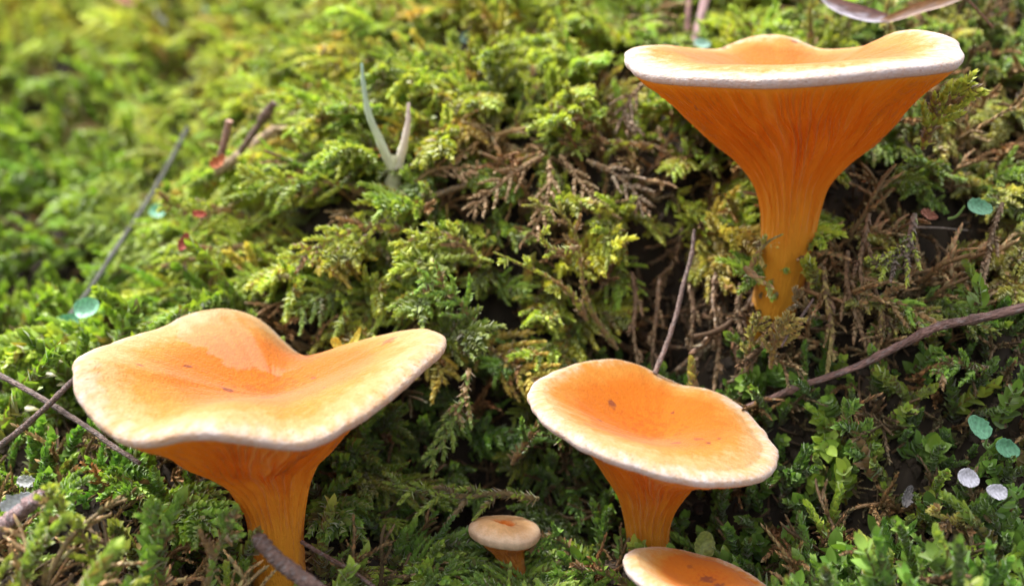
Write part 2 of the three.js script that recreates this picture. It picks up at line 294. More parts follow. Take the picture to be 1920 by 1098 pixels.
function sow() {
  const R = rng(77), q = new THREE.Quaternion(), m4 = new THREE.Matrix4();
  const S = 0.0037;
  for (let z = -0.1; z > -0.8; z -= S) {
    const st = z < -0.36 ? 1.5 : z < -0.25 ? 1.2 : 1;
    if (st > 1 && R() > 1 / st) continue;
    const half = (0.075 - z * 0.64);
    for (let x = -half; x < half; x += S * st) {
      const slope = 1 / Math.max(0.3, normalAt(x, z).y);
      let k = slope; { const [qx, qy] = seen(x, hAt(x, z), z); if (qx > 1080 && qy > 560) k *= 1.6; } while (k > 0) {
        if (k < 1 && R() > k) break; k--;
        const X = x + (R() - 0.5) * S * st, Z = z + (R() - 0.5) * S * st, p = V(X, hAt(X, Z), Z), [px, py] = seen(p.x, p.y, p.z);
        if (px < -160 || px > 2080 || py < -160 || py > 1260) continue;
        if (KEEP.some(([a, b, c]) => Math.hypot(px - a, py - b) < c)) continue;
        if (noise(X * 70 + 3, Z * 70, p.y * 70) < -0.62 || (px < hollowEdge(py) && noise(X * 38, Z * 38, 8) < -0.34)) continue;      // gaps
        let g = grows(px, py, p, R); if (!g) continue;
        if (R() < 0.17 && !g[4]) g = ['wisp', px < 700 && py < 800 ? [0.12, 0.14, 0.04] : [0.14, 0.1, 0.05], 0.9, 'dead', 2];
        const [kind, col, size, where, hang] = g, n = normalAt(X, Z);
        const down = V(n.x, 0, n.z); if (down.lengthSq() > 1e-6) down.normalize();
        const up = n.clone().multiplyScalar(0.75).add(V(0, 0.75, 0)).add(V(R() - 0.5, R() - 0.5, R() - 0.5).multiplyScalar(0.9));
        if (kind === 'frond') up.addScaledVector(down, 0.65);
        if (hang === 2) { up.copy(n).multiplyScalar(0.25).add(V((R() - 0.5) * 1.6, R() - 0.65, (R() - 0.3))); }
        if (hang === 1) up.set((R() - 0.5) * 0.4, -1, 0.3 + R() * 0.3);
        up.normalize();
        const lean = down.clone().multiplyScalar(kind === 'frond' ? 1.1 : 0.5).add(V(R() - 0.5, 0, R() - 0.5).multiplyScalar(1.7));
        lean.addScaledVector(up, -lean.dot(up)).normalize();
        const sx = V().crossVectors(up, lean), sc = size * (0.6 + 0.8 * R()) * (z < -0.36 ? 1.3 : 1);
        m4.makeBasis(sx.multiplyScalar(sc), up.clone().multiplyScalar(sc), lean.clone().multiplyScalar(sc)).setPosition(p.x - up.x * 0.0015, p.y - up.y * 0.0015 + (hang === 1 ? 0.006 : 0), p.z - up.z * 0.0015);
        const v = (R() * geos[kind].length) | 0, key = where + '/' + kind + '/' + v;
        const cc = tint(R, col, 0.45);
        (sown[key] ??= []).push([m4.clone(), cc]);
      }
    }
  }
}
function plantMoss() {
  sow();
  const groups = {}; let total = 0;
  for (const key of Object.keys(sown).sort()) {
    const [where, kind, v] = key.split('/'), list = sown[key];
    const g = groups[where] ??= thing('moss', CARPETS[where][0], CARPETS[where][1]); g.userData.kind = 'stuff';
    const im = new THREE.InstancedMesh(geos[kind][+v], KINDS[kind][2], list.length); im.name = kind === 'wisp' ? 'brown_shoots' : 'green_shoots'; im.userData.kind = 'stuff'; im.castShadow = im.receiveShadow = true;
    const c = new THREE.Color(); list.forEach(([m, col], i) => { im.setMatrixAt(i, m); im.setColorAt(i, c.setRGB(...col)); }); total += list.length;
    g.add(im);
  }
  console.log('shoots', total);
}

// ---------------------------------------------------------------- crumbs of soil and needle scraps on the bare ground
{
  const R = rng(5), geo = [0, 1, 2, 3].map((k) => { const g = k < 3 ? new THREE.IcosahedronGeometry(1, 1) : new THREE.CylinderGeometry(0.22, 0.16, 6, 5, 4), p = g.attributes.position; for (let i = 0; i < p.count; i++) { const x = p.getX(i), y = p.getY(i), z = p.getZ(i); if (k < 3) { const q = 1 + 0.55 * noise(x * 1.3 + k * 9, y * 1.3, z * 1.3); p.setXYZ(i, x * q, y * q * 0.75, z * q); } else p.setX(i, x + 0.05 * y * y); } g.computeVertexNormals(); return g; });
  const at4 = [[], [], [], []], m = new THREE.Matrix4(), e = new THREE.Euler(), q = new THREE.Quaternion();
  for (let i = 0; i < 42000; i++) { const z = -0.1 - 0.25 * R(), x = (R() * 2 - 1) * (0.075 - z * 0.64), y = hAt(x, z), n = normalAt(x, z), k = (R() * 4) | 0, sz = (k < 3 ? 0.5 + 1.1 * R() * R() : 0.8 + 0.6 * R()) * mm; e.set(R() * 6, R() * 6, R() * 6); m.compose(V(x, y, z).addScaledVector(n, sz * 0.4), q.setFromEuler(e), V(sz, sz, sz)); const v = 0.5 + R(); at4[k].push([m.clone(), k === 3 ? [0.11 * v, 0.065 * v, 0.035 * v] : [0.028 * v, 0.018 * v, 0.01 * v]]); }
  const g = thing('soil_litter', 'dark soil crumbs and needle scraps in the gaps of the moss', 'soil'); g.userData.kind = 'stuff';
  const mat = STD({ roughness: 0.9 }), c = new THREE.Color();
  at4.forEach((l, k) => { const im = new THREE.InstancedMesh(geo[k], mat, l.length); im.name = k < 3 ? 'crumbs' : 'needle_scraps'; im.userData.kind = 'stuff'; im.castShadow = im.receiveShadow = true; l.forEach(([mm4, col], i) => { im.setMatrixAt(i, mm4); im.setColorAt(i, c.setRGB(...col)); }); g.add(im); });
}

// ---------------------------------------------------------------- mushrooms
const gillBump = dataTex(256, 256, (u, v) => 0.5 + 0.5 * fbm(Math.cos(u * 6.2832) * 6, Math.sin(u * 6.2832) * 6, v * 9, 3), false);
function felt(seed) { return dataTex(512, 512, (u, v) => 0.5 + 0.34 * fbm(u * 60 + seed, v * 60, seed, 3) + 0.25 * noise(u * 190, v * 190, seed), false); }
function mushroom(o) {
  // rim: outline measured in the photograph, each point on the near or far side of a round cap
  const dc = o.d, L = ray(...o.left), Rr = ray(...o.right), aL = Math.atan2(L.x, -L.z), aR = Math.atan2(Rr.x, -Rr.z), mid = (aL + aR) / 2, half = (aR - aL) / 2;
  const cx = dc * Math.tan(mid), cz = -dc, dist = Math.hypot(cx, cz), R0 = dist * Math.sin(half), pts = [];
  const hit = (px, py, side) => {
    const r = ray(px, py), a = r.x * r.x + r.z * r.z, b = r.x * cx + r.z * cz, disc = b * b - a * (dist * dist - R0 * R0), t = (b + (side === 'far' ? 1 : -1) * Math.sqrt(Math.max(0, disc))) / a;
    const p = r.multiplyScalar(t); pts.push([Math.atan2(p.z - cz, p.x - cx), Math.hypot(p.x - cx, p.z - cz), p.y]);
  };
  hit(...o.left, 'near'); hit(...o.right, 'near'); o.near.forEach((p) => hit(p[0], p[1], 'near')); o.far.forEach((p) => hit(p[0], p[1], 'far'));
  pts.sort((a, b) => a[0] - b[0]);
  const NT = 180; let rr = [], ry = [];
  for (let i = 0; i < NT; i++) {
    const th = -Math.PI + i / NT * 2 * Math.PI; let k = pts.findIndex((p) => p[0] > th); if (k < 0) k = pts.length;
    const p1 = pts[k % pts.length], p0 = pts[(k - 1 + pts.length) % pts.length]; let t1 = p1[0], t0 = p0[0]; if (k === pts.length) t1 += 2 * Math.PI; if (k === 0) t0 -= 2 * Math.PI;
    const f = (th - t0) / Math.max(1e-9, t1 - t0); rr.push(lerp(p0[1], p1[1], f)); ry.push(lerp(p0[2], p1[2], f));
  }
  for (let s = 0; s < (o.smooth ?? 5); s++) { rr = rr.map((v, i) => (rr[(i + NT - 1) % NT] + 2 * v + rr[(i + 1) % NT]) / 4); ry = ry.map((v, i) => (ry[(i + NT - 1) % NT] + 2 * v + ry[(i + 1) % NT]) / 4); }
  const per = (a, th) => { let x = ((th + Math.PI) / (2 * Math.PI)) % 1; if (x < 0) x += 1; x *= NT; const i = x | 0, f = x - i; return lerp(a[i % NT], a[(i + 1) % NT], f); };
  const seed = o.seed, wav = (th) => 1 + 0.012 * noise(Math.cos(th) * 3, Math.sin(th) * 3, seed) + 0.006 * noise(Math.cos(th) * 9, Math.sin(th) * 9, seed);
  const RAD = (th) => per(rr, th) * wav(th), RIM = (th) => per(ry, th), px = mmpp(o.left[1], dc);
  const mean = ry.reduce((a, b) => a + b) / NT, roll = o.roll * px, wide = roll * (o.wide ?? 2.6), yc = mean - o.depth * px;
  const base = at(o.stem[o.stem.length - 1][0], o.stem[o.stem.length - 1][1], o.db ?? dc), T = thing('mushroom', o.label, 'mushroom', base);
  const ox = (o.off?.[0] ?? 0) * R0, oz = (o.off?.[1] ?? 0) * R0;   // the middle of the dip
  const shape = (s) => { const k = o.bowl ?? 1.5; return Math.pow(s, k) * (1 + (k) * (1 - s)) / 1; };
  const capAt = (th, w) => {                // w 0..0.86 over the top, then round the margin to the underside
    const R = RAD(th), y = RIM(th), q = clamp((R0 - wide) / (R0 - wide + 1.2 * (wide + roll)), 0.2, 0.9);
    const dx = Math.cos(th), dz = Math.sin(th);
    if (w <= q) {
      const s = w / q, rad = (R - wide) * s, f = clamp(shape(s), 0, 1.02), h = lerp(yc, mean + roll, s < 1 ? f : 1) + (y - mean) * Math.pow(s, o.fade ?? 2.3) + 0.35 * px * 2 * noise(dx * s * 4, dz * s * 4, seed + 3) * s + (o.lump ? o.lump(dx * s, dz * s) * px : 0) * (1 - ss(0.85, 1, s));
      return V(cx + dx * rad + ox * (1 - s) * (1 - s), h, cz + dz * rad + oz * (1 - s) * (1 - s));
    }
    const a = Math.PI / 2 - (w - q) / (1 - q) * Math.PI * 0.95, ax = a > 0 ? wide : roll * 0.8;
    return V(cx + dx * (R - ax + ax * Math.cos(a)), y + roll * Math.sin(a), cz + dz * (R - ax + ax * Math.cos(a)));
  };
  const NU = o.res ?? 300, map = dataTex(o.tex ?? 1024, o.tex ?? 1024, (u, v) => {
    const X = (u - 0.5) / 0.49, Y = (v - 0.5) / 0.49, s = Math.hypot(X, Y), th = Math.atan2(Y, X); return o.paint(s, th, X, Y, seed);
  });
  const wet = o.wet && dataTex(512, 512, (u, v) => o.wet((u - 0.5) / 0.49, (v - 0.5) / 0.49, fbm((u - 0.5) * 14, (v - 0.5) * 14, seed + 5, 3)), false);
  const capMat = PHY({ map, clearcoat: wet ? 1 : 0, clearcoatMap: wet || null, clearcoatRoughness: 0.2, bumpMap: felt(seed), bumpScale: 0.00022 * Math.min(1, (R0 / 0.03) ** 1.6), roughness: 0.85, specularIntensity: 0.35, transmission: 0.3, thickness: 0 });
  const cap = part('cap', grid(NU, 96, (u, w) => { const th = -Math.PI + u * 2 * Math.PI; const w2 = w; return { p: capAt(th, w2), uv: [0.5 + 0.49 * w2 * Math.cos(th), 0.5 + 0.49 * w2 * Math.sin(th)] }; }, true), capMat, T, base);
  // gills and stem: one flowing surface, parted where the ridges die out
  const prof = o.stem.map(([x, y, hw], i) => { const f = i / (o.stem.length - 1), d = lerp(dc, o.db ?? dc, f); const p = at(x, y, d); return { p, r: hw * mmpp(y, d) }; });
  const cr = (a, b, c, d, t) => 0.5 * (2 * b + (c - a) * t + (2 * a - 5 * b + 4 * c - d) * t * t + (3 * b - a - 3 * c + d) * t * t * t);
  const along = (v) => { const x = clamp(v, 0, 1) * (prof.length - 1), i = Math.min(x | 0, prof.length - 2), t = x - i, g = (k) => prof[clamp(k, 0, prof.length - 1)], f = (h) => cr(h(g(i - 1)), h(g(i)), h(g(i + 1)), h(g(i + 2)), t); return { x: f((q) => q.p.x), y: f((q) => q.p.y), z: f((q) => q.p.z), r: f((q) => q.r) }; };
  const cut = o.cut ?? 0.62, N = o.gills ?? 26, endW = 1;
  const under = (th, v) => {
    const a = along(v), e = capAt(th, 0.985), k = Math.pow(1 - ss(0, o.blend ?? 0.34, v), 1.0), dx = Math.cos(th), dz = Math.sin(th), b0 = along(0);
    // ring of the funnel, with the unevenness of the rim dying away down it
    const fr = a.r / b0.r, ex = e.x - cx, ez = e.z - cz, eR = Math.hypot(ex, ez);
    const r = lerp(a.r, eR * fr, k), x = lerp(a.x, cx + (a.x - b0.x), k), z = lerp(a.z, cz + (a.z - b0.z), k), y = lerp(a.y, a.y - b0.y + e.y, k);
    const tw = th + 0.06 * noise(Math.cos(th) * 2.5, Math.sin(th) * 2.5, seed + v * 2) + 0.022 * noise(Math.cos(th) * 8, Math.sin(th) * 8, seed + v * 5), f1 = ss(0.42, 0.24, v + 0.12 * noise(dx * 5, dz * 5, seed)), f2 = ss(0.24, 0.1, v + 0.08 * noise(dx * 7, dz * 7, seed + 9));
    const bl = (x) => { const q = 1 - Math.abs(Math.sin(x / 2)); return 2 * q * (0.55 + 0.45 * q) - 1; }, w1 = bl(N * tw), w2 = bl(2 * N * tw), w3 = bl(4 * N * tw), wave = lerp(lerp(w1, w2, f1), w3, f2), fade = ss(0, 0.04, v) * (1 - ss(cut * 0.72, cut * 1.2, v + 0.1 * noise(dx * 4, dz * 4, seed)));
    const sp = 6.2832 * r / (N * lerp(lerp(1, 2, f1), 4, f2)), amp = Math.min(0.34 * sp, 0.6 * mm) * fade * (o.ridge ?? 1);
    const lump = (0.035 * noise(dx * 1.5, dz * 1.5, seed + v * 4) + 0.02 * noise(dx * 4, dz * 4, seed + v * 3)) * r * ss(0.35, 0.7, v);
    const rad = r + (wave - 0.4) * amp * 0.75 + lump;
    return V(x + dx * rad, y - (wave - 0.4) * amp * (1 - ss(0.2, 0.55, v)) * 0.8, z + dz * rad);
  };
  const flesh = o.flesh ?? [0.82, 0.36, 0.02], fl = (th, v, b) => { const n = 1 + 0.06 * noise(Math.cos(th) * 2, Math.sin(th) * 2, v * 7 + seed) + 0.06 * noise(Math.cos(th) * 16, Math.sin(th) * 16, v * 14); return [flesh[0] * b * lerp(1, n, 0.5), flesh[1] * b * n, flesh[2] * b * n]; };
  const gm = PHY({ color: 0xffffff, vertexColors: true, roughness: 0.9, transmission: 0.4, thickness: 0, specularIntensity: 0.5, bumpMap: gillBump, bumpScale: 0.0002 });
  const NG = o.gres ?? 1080;
  part('gills', grid(NG, 70, (u, v) => { const th = -Math.PI + u * 2 * Math.PI; return { p: under(th, v * cut), c: fl(th, v * cut, 1), uv: [u * 4, v * 2] }; }, true), gm, T, base);
  part('stem', grid(NG / 4, 40, (u, v) => { const th = -Math.PI + u * 2 * Math.PI, w = cut + v * (1 - cut); return { p: under(th, w), c: fl(th, w, 0.97), uv: [u * 2, v * 2] }; }, true), gm, T, base);
  return T;
}
const mix3 = (a, b, t) => [lerp(a[0], b[0], t), lerp(a[1], b[1], t), lerp(a[2], b[2], t)];
const ORANGE = [0.48, 0.125, 0.002], DEEP = [0.46, 0.1, 0.0015], APRICOT = [0.48, 0.19, 0.022], CREAM = [0.50, 0.305, 0.12], WHITE = [0.60, 0.53, 0.51], PINK = [0.57, 0.30, 0.18];
function skin(spots, o = {}) {
  const { e0 = 0.46, e1 = 0.66, cream = 0.82, white = 0.94, dx = 0, dy = 0 } = o;
  return (s, th, X, Y, seed) => {
    const n = fbm(X * 3, Y * 3, seed, 4), f = fbm(X * 14, Y * 14, seed + 4, 3), g = noise(X * 55, Y * 55, seed), st = noise(Math.cos(th) * 22, Math.sin(th) * 22, s * 3 + seed);
    const q = Math.hypot(X - dx, Y - dy) * 0.8 + s * 0.2 + n * 0.09 + f * 0.03;
    let c = mix3(mix3(DEEP, ORANGE, ss(0, 0.25, q + f * 0.3)), APRICOT, ss(e0, e1, q));
    c = mix3(c, CREAM, ss(e1 - 0.02, cream, q + f * 0.03)); c = mix3(c, WHITE, ss(white - 0.13, white + 0.07, s + f * 0.05 + n * 0.05));
    c = c.map((v, i) => v * (1 + 0.05 * g * (i + 0.6) + 0.06 * f * (i + 0.4) + 0.04 * st * i));
    if (o.patch) { const w = o.patch(X, Y, f, n); if (w > 0) { const d = noise(X * 70, Y * 70, seed + 8); c = mix3(c, d > 0.62 ? [0.55, 0.25, 0.13] : PINK, w * 0.85); } }
    for (const [a, b, r, k] of spots) { const d = Math.hypot(X - a, (Y - b) * 1.0) / (r * 1.5) + f * 0.7; if (d < 1) c = mix3(c, [0.16, 0.035, 0.015], (k ?? 0.8) * (1 - ss(0.4, 1, d))); }
    const p = noise(X * 32 + 7, Y * 32, seed + 2); if (p > 0.74) c = mix3(c, [0.3, 0.08, 0.02], (p - 0.74) * 2.6); const fine = noise(X * 90, Y * 90 + 4, seed); if (fine > 0.78) c = mix3(c, [0.34, 0.12, 0.04], 0.45);
    return c;
  };
}
mushroom({
  seed: 1, label: 'wide wavy orange mushroom at left, its cap seen from above', d: 0.150, db: 0.143, left: [132, 690], right: [838, 645],
  near: [[150, 755], [190, 805], [245, 832], [290, 830], [330, 818], [385, 811], [450, 820], [500, 831], [560, 836], [600, 829], [650, 800], [700, 768], [760, 722], [810, 675]],
  far: [[815, 624], [760, 628], [700, 645], [640, 676], [610, 686], [580, 680], [540, 652], [490, 602], [440, 586], [400, 584], [350, 594], [300, 622], [200, 652], [160, 668]],
  roll: 13, depth: 60, off: [0, -0.05], bowl: 1.5, thick: 0.9,
  stem: [[484, 752, 330], [482, 802, 225], [483, 832, 165], [488, 856, 118], [502, 890, 84], [510, 925, 66], [516, 960, 55], [519, 1000, 50], [523, 1050, 48], [526, 1100, 50]],
  cut: 0.7, gills: 32, wet: (X, Y, f) => ss(0.0, 0.03, 0.31 - Math.hypot((X + 0.24 - (Y + 0.45) * 0.35) / 1.35, (Y + 0.47) / 0.9) + f * 0.08),
  paint: skin([[-0.2, 0.1, 0.025], [0.02, 0.16, 0.03, 0.5], [0.60, -0.3, 0.045, 0.6], [0.2, -0.1, 0.016], [-0.1, 0.35, 0.018], [0.35, 0.3, 0.014], [-0.6, 0.2, 0.016], [-0.45, -0.05, 0.015]]),
});
mushroom({
  seed: 2, label: 'tall trumpet-shaped orange mushroom at upper right, gills seen from the side', d: 0.172, db: 0.181, left: [1172, 100], right: [1808, 105],
  near: [[1190, 132], [1220, 142], [1260, 146], [1350, 150], [1420, 153], [1500, 150], [1600, 141], [1680, 132], [1750, 126], [1795, 119]],
  far: [[1185, 98], [1220, 97], [1270, 103], [1335, 106], [1365, 92], [1400, 81], [1440, 77], [1480, 81], [1515, 94], [1540, 106], [1600, 104], [1650, 99], [1680, 84], [1710, 71], [1750, 68], [1790, 76]],
  roll: 13, depth: 45, bowl: 1.7, wide: 3.2,
  stem: [[1490, 152, 302], [1488, 198, 236], [1485, 232, 192], [1485, 268, 146], [1485, 302, 104], [1483, 345, 69], [1482, 390, 55], [1477, 440, 50], [1469, 500, 46], [1454, 560, 43], [1438, 615, 42], [1434, 640, 42]],
  cut: 0.62, gills: 34, blend: 0.3,
  paint: skin([[0.25, -0.7, 0.02], [-0.2, -0.75, 0.02]], { e0: 0.55, e1: 0.7, cream: 0.82, white: 0.86 }),
});
mushroom({
  seed: 3, label: 'round orange mushroom at centre right with tilted dished cap', d: 0.150, db: 0.155, left: [990, 750], right: [1460, 862],
  near: [[1000, 772], [1015, 786], [1062, 822], [1130, 856], [1200, 880], [1270, 899], [1320, 906], [1370, 906], [1420, 899], [1450, 882]],
  far: [[1000, 722], [1040, 698], [1100, 681], [1150, 677], [1200, 689], [1250, 713], [1280, 727], [1320, 731], [1370, 750], [1420, 795], [1450, 835]],
  roll: 11, depth: 42, bowl: 1.6, off: [0.05, -0.05],
  stem: [[1225, 815, 222], [1222, 852, 140], [1221, 884, 95], [1221, 915, 69], [1216, 950, 51], [1215, 985, 42], [1216, 1020, 38], [1216, 1060, 38], [1216, 1120, 40]],
  cut: 0.66, gills: 28,
  paint: skin([[-0.28, -0.32, 0.035], [0.12, 0.25, 0.03], [0.3, 0.2, 0.03, 0.6], [-0.1, 0.3, 0.02], [0.2, -0.3, 0.016], [-0.4, 0.0, 0.018], [0.36, 0.3, 0.02], [-0.25, 0.2, 0.02], [-0.5, 0.35, 0.03, 0.3], [0.45, 0.22, 0.02, 0.6]], { e0: 0.48, e1: 0.66, cream: 0.82, white: 0.9, dy: -0.1 }),
});
mushroom({
  seed: 4, label: 'small orange mushroom cut off by the bottom edge, in front of a stem', d: 0.128, db: 0.128, left: [1168, 1052], right: [1462, 1128], smooth: 10,
  near: [[1172, 1068], [1190, 1088], [1230, 1112], [1280, 1136], [1340, 1158], [1400, 1168], [1445, 1158]],
  far: [[1180, 1036], [1215, 1028], [1260, 1030], [1310, 1042], [1360, 1054], [1400, 1074], [1440, 1104]],
  roll: 10, depth: 8, bowl: 1.6, res: 200,
  stem: [[1315, 1110, 138], [1314, 1140, 90], [1312, 1170, 55], [1310, 1200, 36], [1310, 1240, 30], [1310, 1300, 28]], cut: 0.6, gills: 16, gres: 360, tex: 512,
  paint: skin([[0.1, -0.1, 0.07], [0.22, 0.05, 0.05], [-0.05, -0.35, 0.04, 0.5]], { e0: 0.5, e1: 0.62, cream: 0.8, white: 0.84, dx: 0.15, dy: -0.15 }),
});
mushroom({
  seed: 5, label: 'tiny pale peach mushroom button deep in the shaded moss', d: 0.151, db: 0.151, left: [878, 992], right: [1014, 1000], smooth: 8,
  near: [[886, 1002], [910, 1013], [940, 1019], [975, 1021], [1005, 1012]],
  far: [[890, 978], [920, 972], [960, 972], [1000, 982]],
  roll: 17, depth: 9, bowl: 1.4, res: 160,
  stem: [[946, 1006, 60], [948, 1018, 44], [952, 1030, 31], [957, 1045, 26], [961, 1060, 23], [965, 1080, 22], [968, 1110, 23]], cut: 0.5, gills: 18, gres: 240, tex: 512, flesh: [0.75, 0.28, 0.03],
  paint: (s, th, X, Y, seed) => { const f = fbm(X * 5, Y * 5, seed, 3), g = noise(X * 24, Y * 24, seed); let c = mix3([0.7, 0.17, 0.01], [0.76, 0.45, 0.2], ss(0.1, 0.3, s + f * 0.1)); c = mix3(c, [0.78, 0.58, 0.40], ss(0.3, 0.6, s + f * 0.1)).map((v) => v * (1 + 0.15 * f + 0.08 * g)); return c; },
});

plantMoss();
// ---------------------------------------------------------------- single moss fronds that stand out
const lead = (px, py, up = 0) => { const p = groundHit(px, py); return -p.z - up; };   // horizontal distance of the ground behind a place, less a few millimetres
function through(list, d0, d1) { return list.map(([x, y], i) => at(x, y, lerp(d0, d1, i / (list.length - 1)))); }
function smoothCurve(pts, n) { const c = new THREE.CatmullRomCurve3(pts, false, 'centripetal'); return c.getPoints(n); }
let heroSeed = 500;
function heroFrond(label, list, d0, d1, o = {}) {
  const R = rng(heroSeed += 7), pts = smoothCurve(through(list, d0, d1), 24), base = pts[0].clone(), T = thing(o.name ?? 'moss_frond', label, o.cat ?? 'moss', base, o.group);
  const c = o.c ?? [0.4, 0.5, 0.05], b = o.brown ?? [0.3, 0.19, 0.07], len = pts.reduce((s, p, i) => s + (i ? p.distanceTo(pts[i - 1]) : 0), 0);
  const mat = o.mat ?? mossMat, lw = (o.leaf ?? 2.0) * mm, dens = o.dens ?? 1;
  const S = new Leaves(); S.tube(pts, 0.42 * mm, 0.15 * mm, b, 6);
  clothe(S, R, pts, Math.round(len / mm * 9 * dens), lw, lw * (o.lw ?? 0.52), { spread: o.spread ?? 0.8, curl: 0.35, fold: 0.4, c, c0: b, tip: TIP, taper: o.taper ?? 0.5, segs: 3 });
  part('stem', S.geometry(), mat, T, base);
  const nb = o.nb ?? 8;
  for (let i = 0; i < nb; i++) {
    const t = lerp(o.b0 ?? 0.2, 0.95, (i + 0.5) / nb), p = curveAt(pts, t), d = dirAt(pts, t), side = V().crossVectors(d, V(0, 0.25, 1)).normalize().multiplyScalar((i % 2 ? 1 : -1) * (o.side ?? 1)).add(V(0, 0, 0.35));
    const bl = (o.bl ?? 6) * (1 - 0.6 * t) * (0.75 + 0.5 * R()) * mm, br = bend(R, p, d.clone().multiplyScalar(0.8).add(side), bl, 7, d.clone().multiplyScalar(0.6).add(V(0, o.droop ?? -0.2, 0.1)), 0.12);
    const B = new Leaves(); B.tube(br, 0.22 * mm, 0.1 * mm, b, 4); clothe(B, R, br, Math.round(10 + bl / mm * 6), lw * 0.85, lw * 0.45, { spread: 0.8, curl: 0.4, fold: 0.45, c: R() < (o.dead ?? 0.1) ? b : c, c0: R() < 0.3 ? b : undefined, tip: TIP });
    part('branch', B.geometry(), mat, T, base);
  }
  return T;
}
const YG = [0.44, 0.52, 0.05], GR = [0.24, 0.42, 0.035], DK = [0.17, 0.32, 0.03], OL = [0.36, 0.37, 0.06], HB = [0.34, 0.22, 0.08];
heroFrond('tall hooked moss frond with brown hairy stem in the middle of the mound', [[1158, 655], [1128, 615], [1098, 560], [1088, 490], [1075, 430], [1040, 392], [985, 385]], 0.180, 0.178, { c: OL, brown: HB, nb: 6, bl: 5, b0: 0.55, leaf: 1.7, dead: 0.4 });
heroFrond('straight pointed green frond aiming up left beside the brown hooked stem', [[1100, 600], [1070, 550], [1010, 510], [965, 490], [930, 474]], 0.178, 0.174, { c: YG, nb: 3, bl: 3, leaf: 2.3, spread: 0.6, taper: 0.75, dens: 1.5 });
heroFrond('short green hook of moss left of the brown stem, curling back up', [[1085, 462], [1060, 470], [1030, 462], [1015, 440], [1025, 428]], 0.176, 0.174, { c: YG, nb: 2, bl: 2.5, leaf: 2 });
heroFrond('comb-like green frond with tips pointing left at the shaded edge', [[905, 640], [880, 590], [850, 555], [815, 530], [790, 528]], 0.176, 0.172, { c: GR, nb: 9, bl: 7, side: 1.2, leaf: 2.2 });
heroFrond('arched lime frond left of the brown moss patch', [[900, 500], [870, 455], [830, 440], [785, 445], [750, 465]], 0.182, 0.178, { c: YG, nb: 8, bl: 5, leaf: 2.3 });
heroFrond('broad lime frond lying level on the mound centre left', [[760, 430], [700, 425], [640, 440], [590, 465], [545, 490]], 0.186, 0.180, { c: YG, nb: 10, bl: 6, leaf: 2.3 });
heroFrond('lime frond sticking out left below the forked sprout', [[700, 370], [640, 345], [570, 345], [500, 335], [450, 325]], 0.2, 0.196, { c: YG, nb: 10, bl: 6, leaf: 2.4 });
heroFrond('lime frond overhanging the hollow at its left-hand edge', [[480, 420], [430, 395], [380, 400], [330, 385], [308, 378]], 0.21, 0.204, { c: YG, nb: 8, bl: 6, leaf: 2.4 });
heroFrond('yellow green frond drooping over the hollow below the red leaf bits', [[520, 480], [460, 465], [400, 470], [345, 495], [322, 505]], 0.205, 0.198, { c: YG, nb: 9, bl: 6, leaf: 2.4 });
heroFrond('lime frond raised to the right of the forked sprout', [[880, 330], [930, 270], [980, 220], [1000, 160], [992, 140]], 0.208, 0.21, { c: YG, nb: 8, bl: 5, leaf: 2.2 });
heroFrond('yellow green frond lying across the top of the brown patch', [[1230, 275], [1160, 268], [1090, 265], [1040, 250], [1010, 235]], 0.2, 0.2, { c: YG, nb: 8, bl: 5, leaf: 2.2 });
heroFrond('golden brown bare frond slanting left above the brown patch', [[985, 240], [940, 250], [900, 265], [870, 285], [850, 300]], 0.203, 0.2, { c: HB, brown: HB, nb: 5, bl: 4, leaf: 1.4, mat: deadMat });
heroFrond('long dark green frond pointing left above the tiny mushroom', [[1010, 935], [930, 925], [860, 930], [790, 920], [725, 905]], 0.156, 0.150, { c: [0.26, 0.36, 0.035], brown: [0.2, 0.15, 0.05], nb: 8, bl: 7, leaf: 2.1, droop: -0.7 });
heroFrond('shaded frond hanging between the left and centre caps', [[880, 690], [870, 740], [850, 790], [830, 830], [800, 870]], 0.168, 0.16, { c: [0.22, 0.34, 0.04], brown: HB, nb: 9, bl: 6, leaf: 2.1 });
heroFrond('dark frond reaching right under the left edge of the round cap', [[960, 870], [985, 830], [1010, 800], [1040, 800], [1060, 820]], 0.165, 0.160, { c: DK, nb: 6, bl: 5, leaf: 2.2, mat: glossMat });
heroFrond('dark frond curling over the rim of the tiny mushroom at its right', [[1080, 1050], [1060, 1020], [1035, 1005], [1015, 1012], [1000, 1035]], 0.154, 0.150, { c: DK, nb: 6, bl: 4, leaf: 2, mat: glossMat });
heroFrond('lowest dark frond between the tiny mushroom and the bottom edge cap', [[1190, 1110], [1150, 1080], [1110, 1070], [1065, 1075], [1035, 1090]], 0.146, 0.140, { c: GR, nb: 7, bl: 5, leaf: 2, mat: glossMat });
heroFrond('bright isolated frond with side branches right of the tall stem', [[1715, 400], [1708, 440], [1700, 465], [1670, 490], [1640, 500]], 0.168, 0.163, { c: YG, brown: [0.2, 0.14, 0.1], nb: 8, bl: 8, leaf: 2.0, b0: 0.35, dens: 0.8 });
heroFrond('brown-based frond with green tip just above the long twig', [[1600, 575], [1650, 560], [1690, 570], [1720, 595], [1745, 620]], 0.168, 0.160, { c: GR, brown: HB, nb: 7, bl: 6, leaf: 2.0 });
heroFrond('bright yellow shoot below the white petals', [[1860, 1000], [1830, 995], [1800, 985], [1770, 970], [1742, 960]], 0.142, 0.138, { c: [0.55, 0.52, 0.1], brown: HB, nb: 4, bl: 3, leaf: 2.4, spread: 0.6 });
heroFrond('upright pale shoot rising behind the tall mushroom near the top edge', [[1522, 95], [1520, 60], [1518, 25], [1524, -15]], 0.215, 0.212, { c: OL, brown: HB, nb: 2, bl: 2, leaf: 2.6, spread: 0.6 });
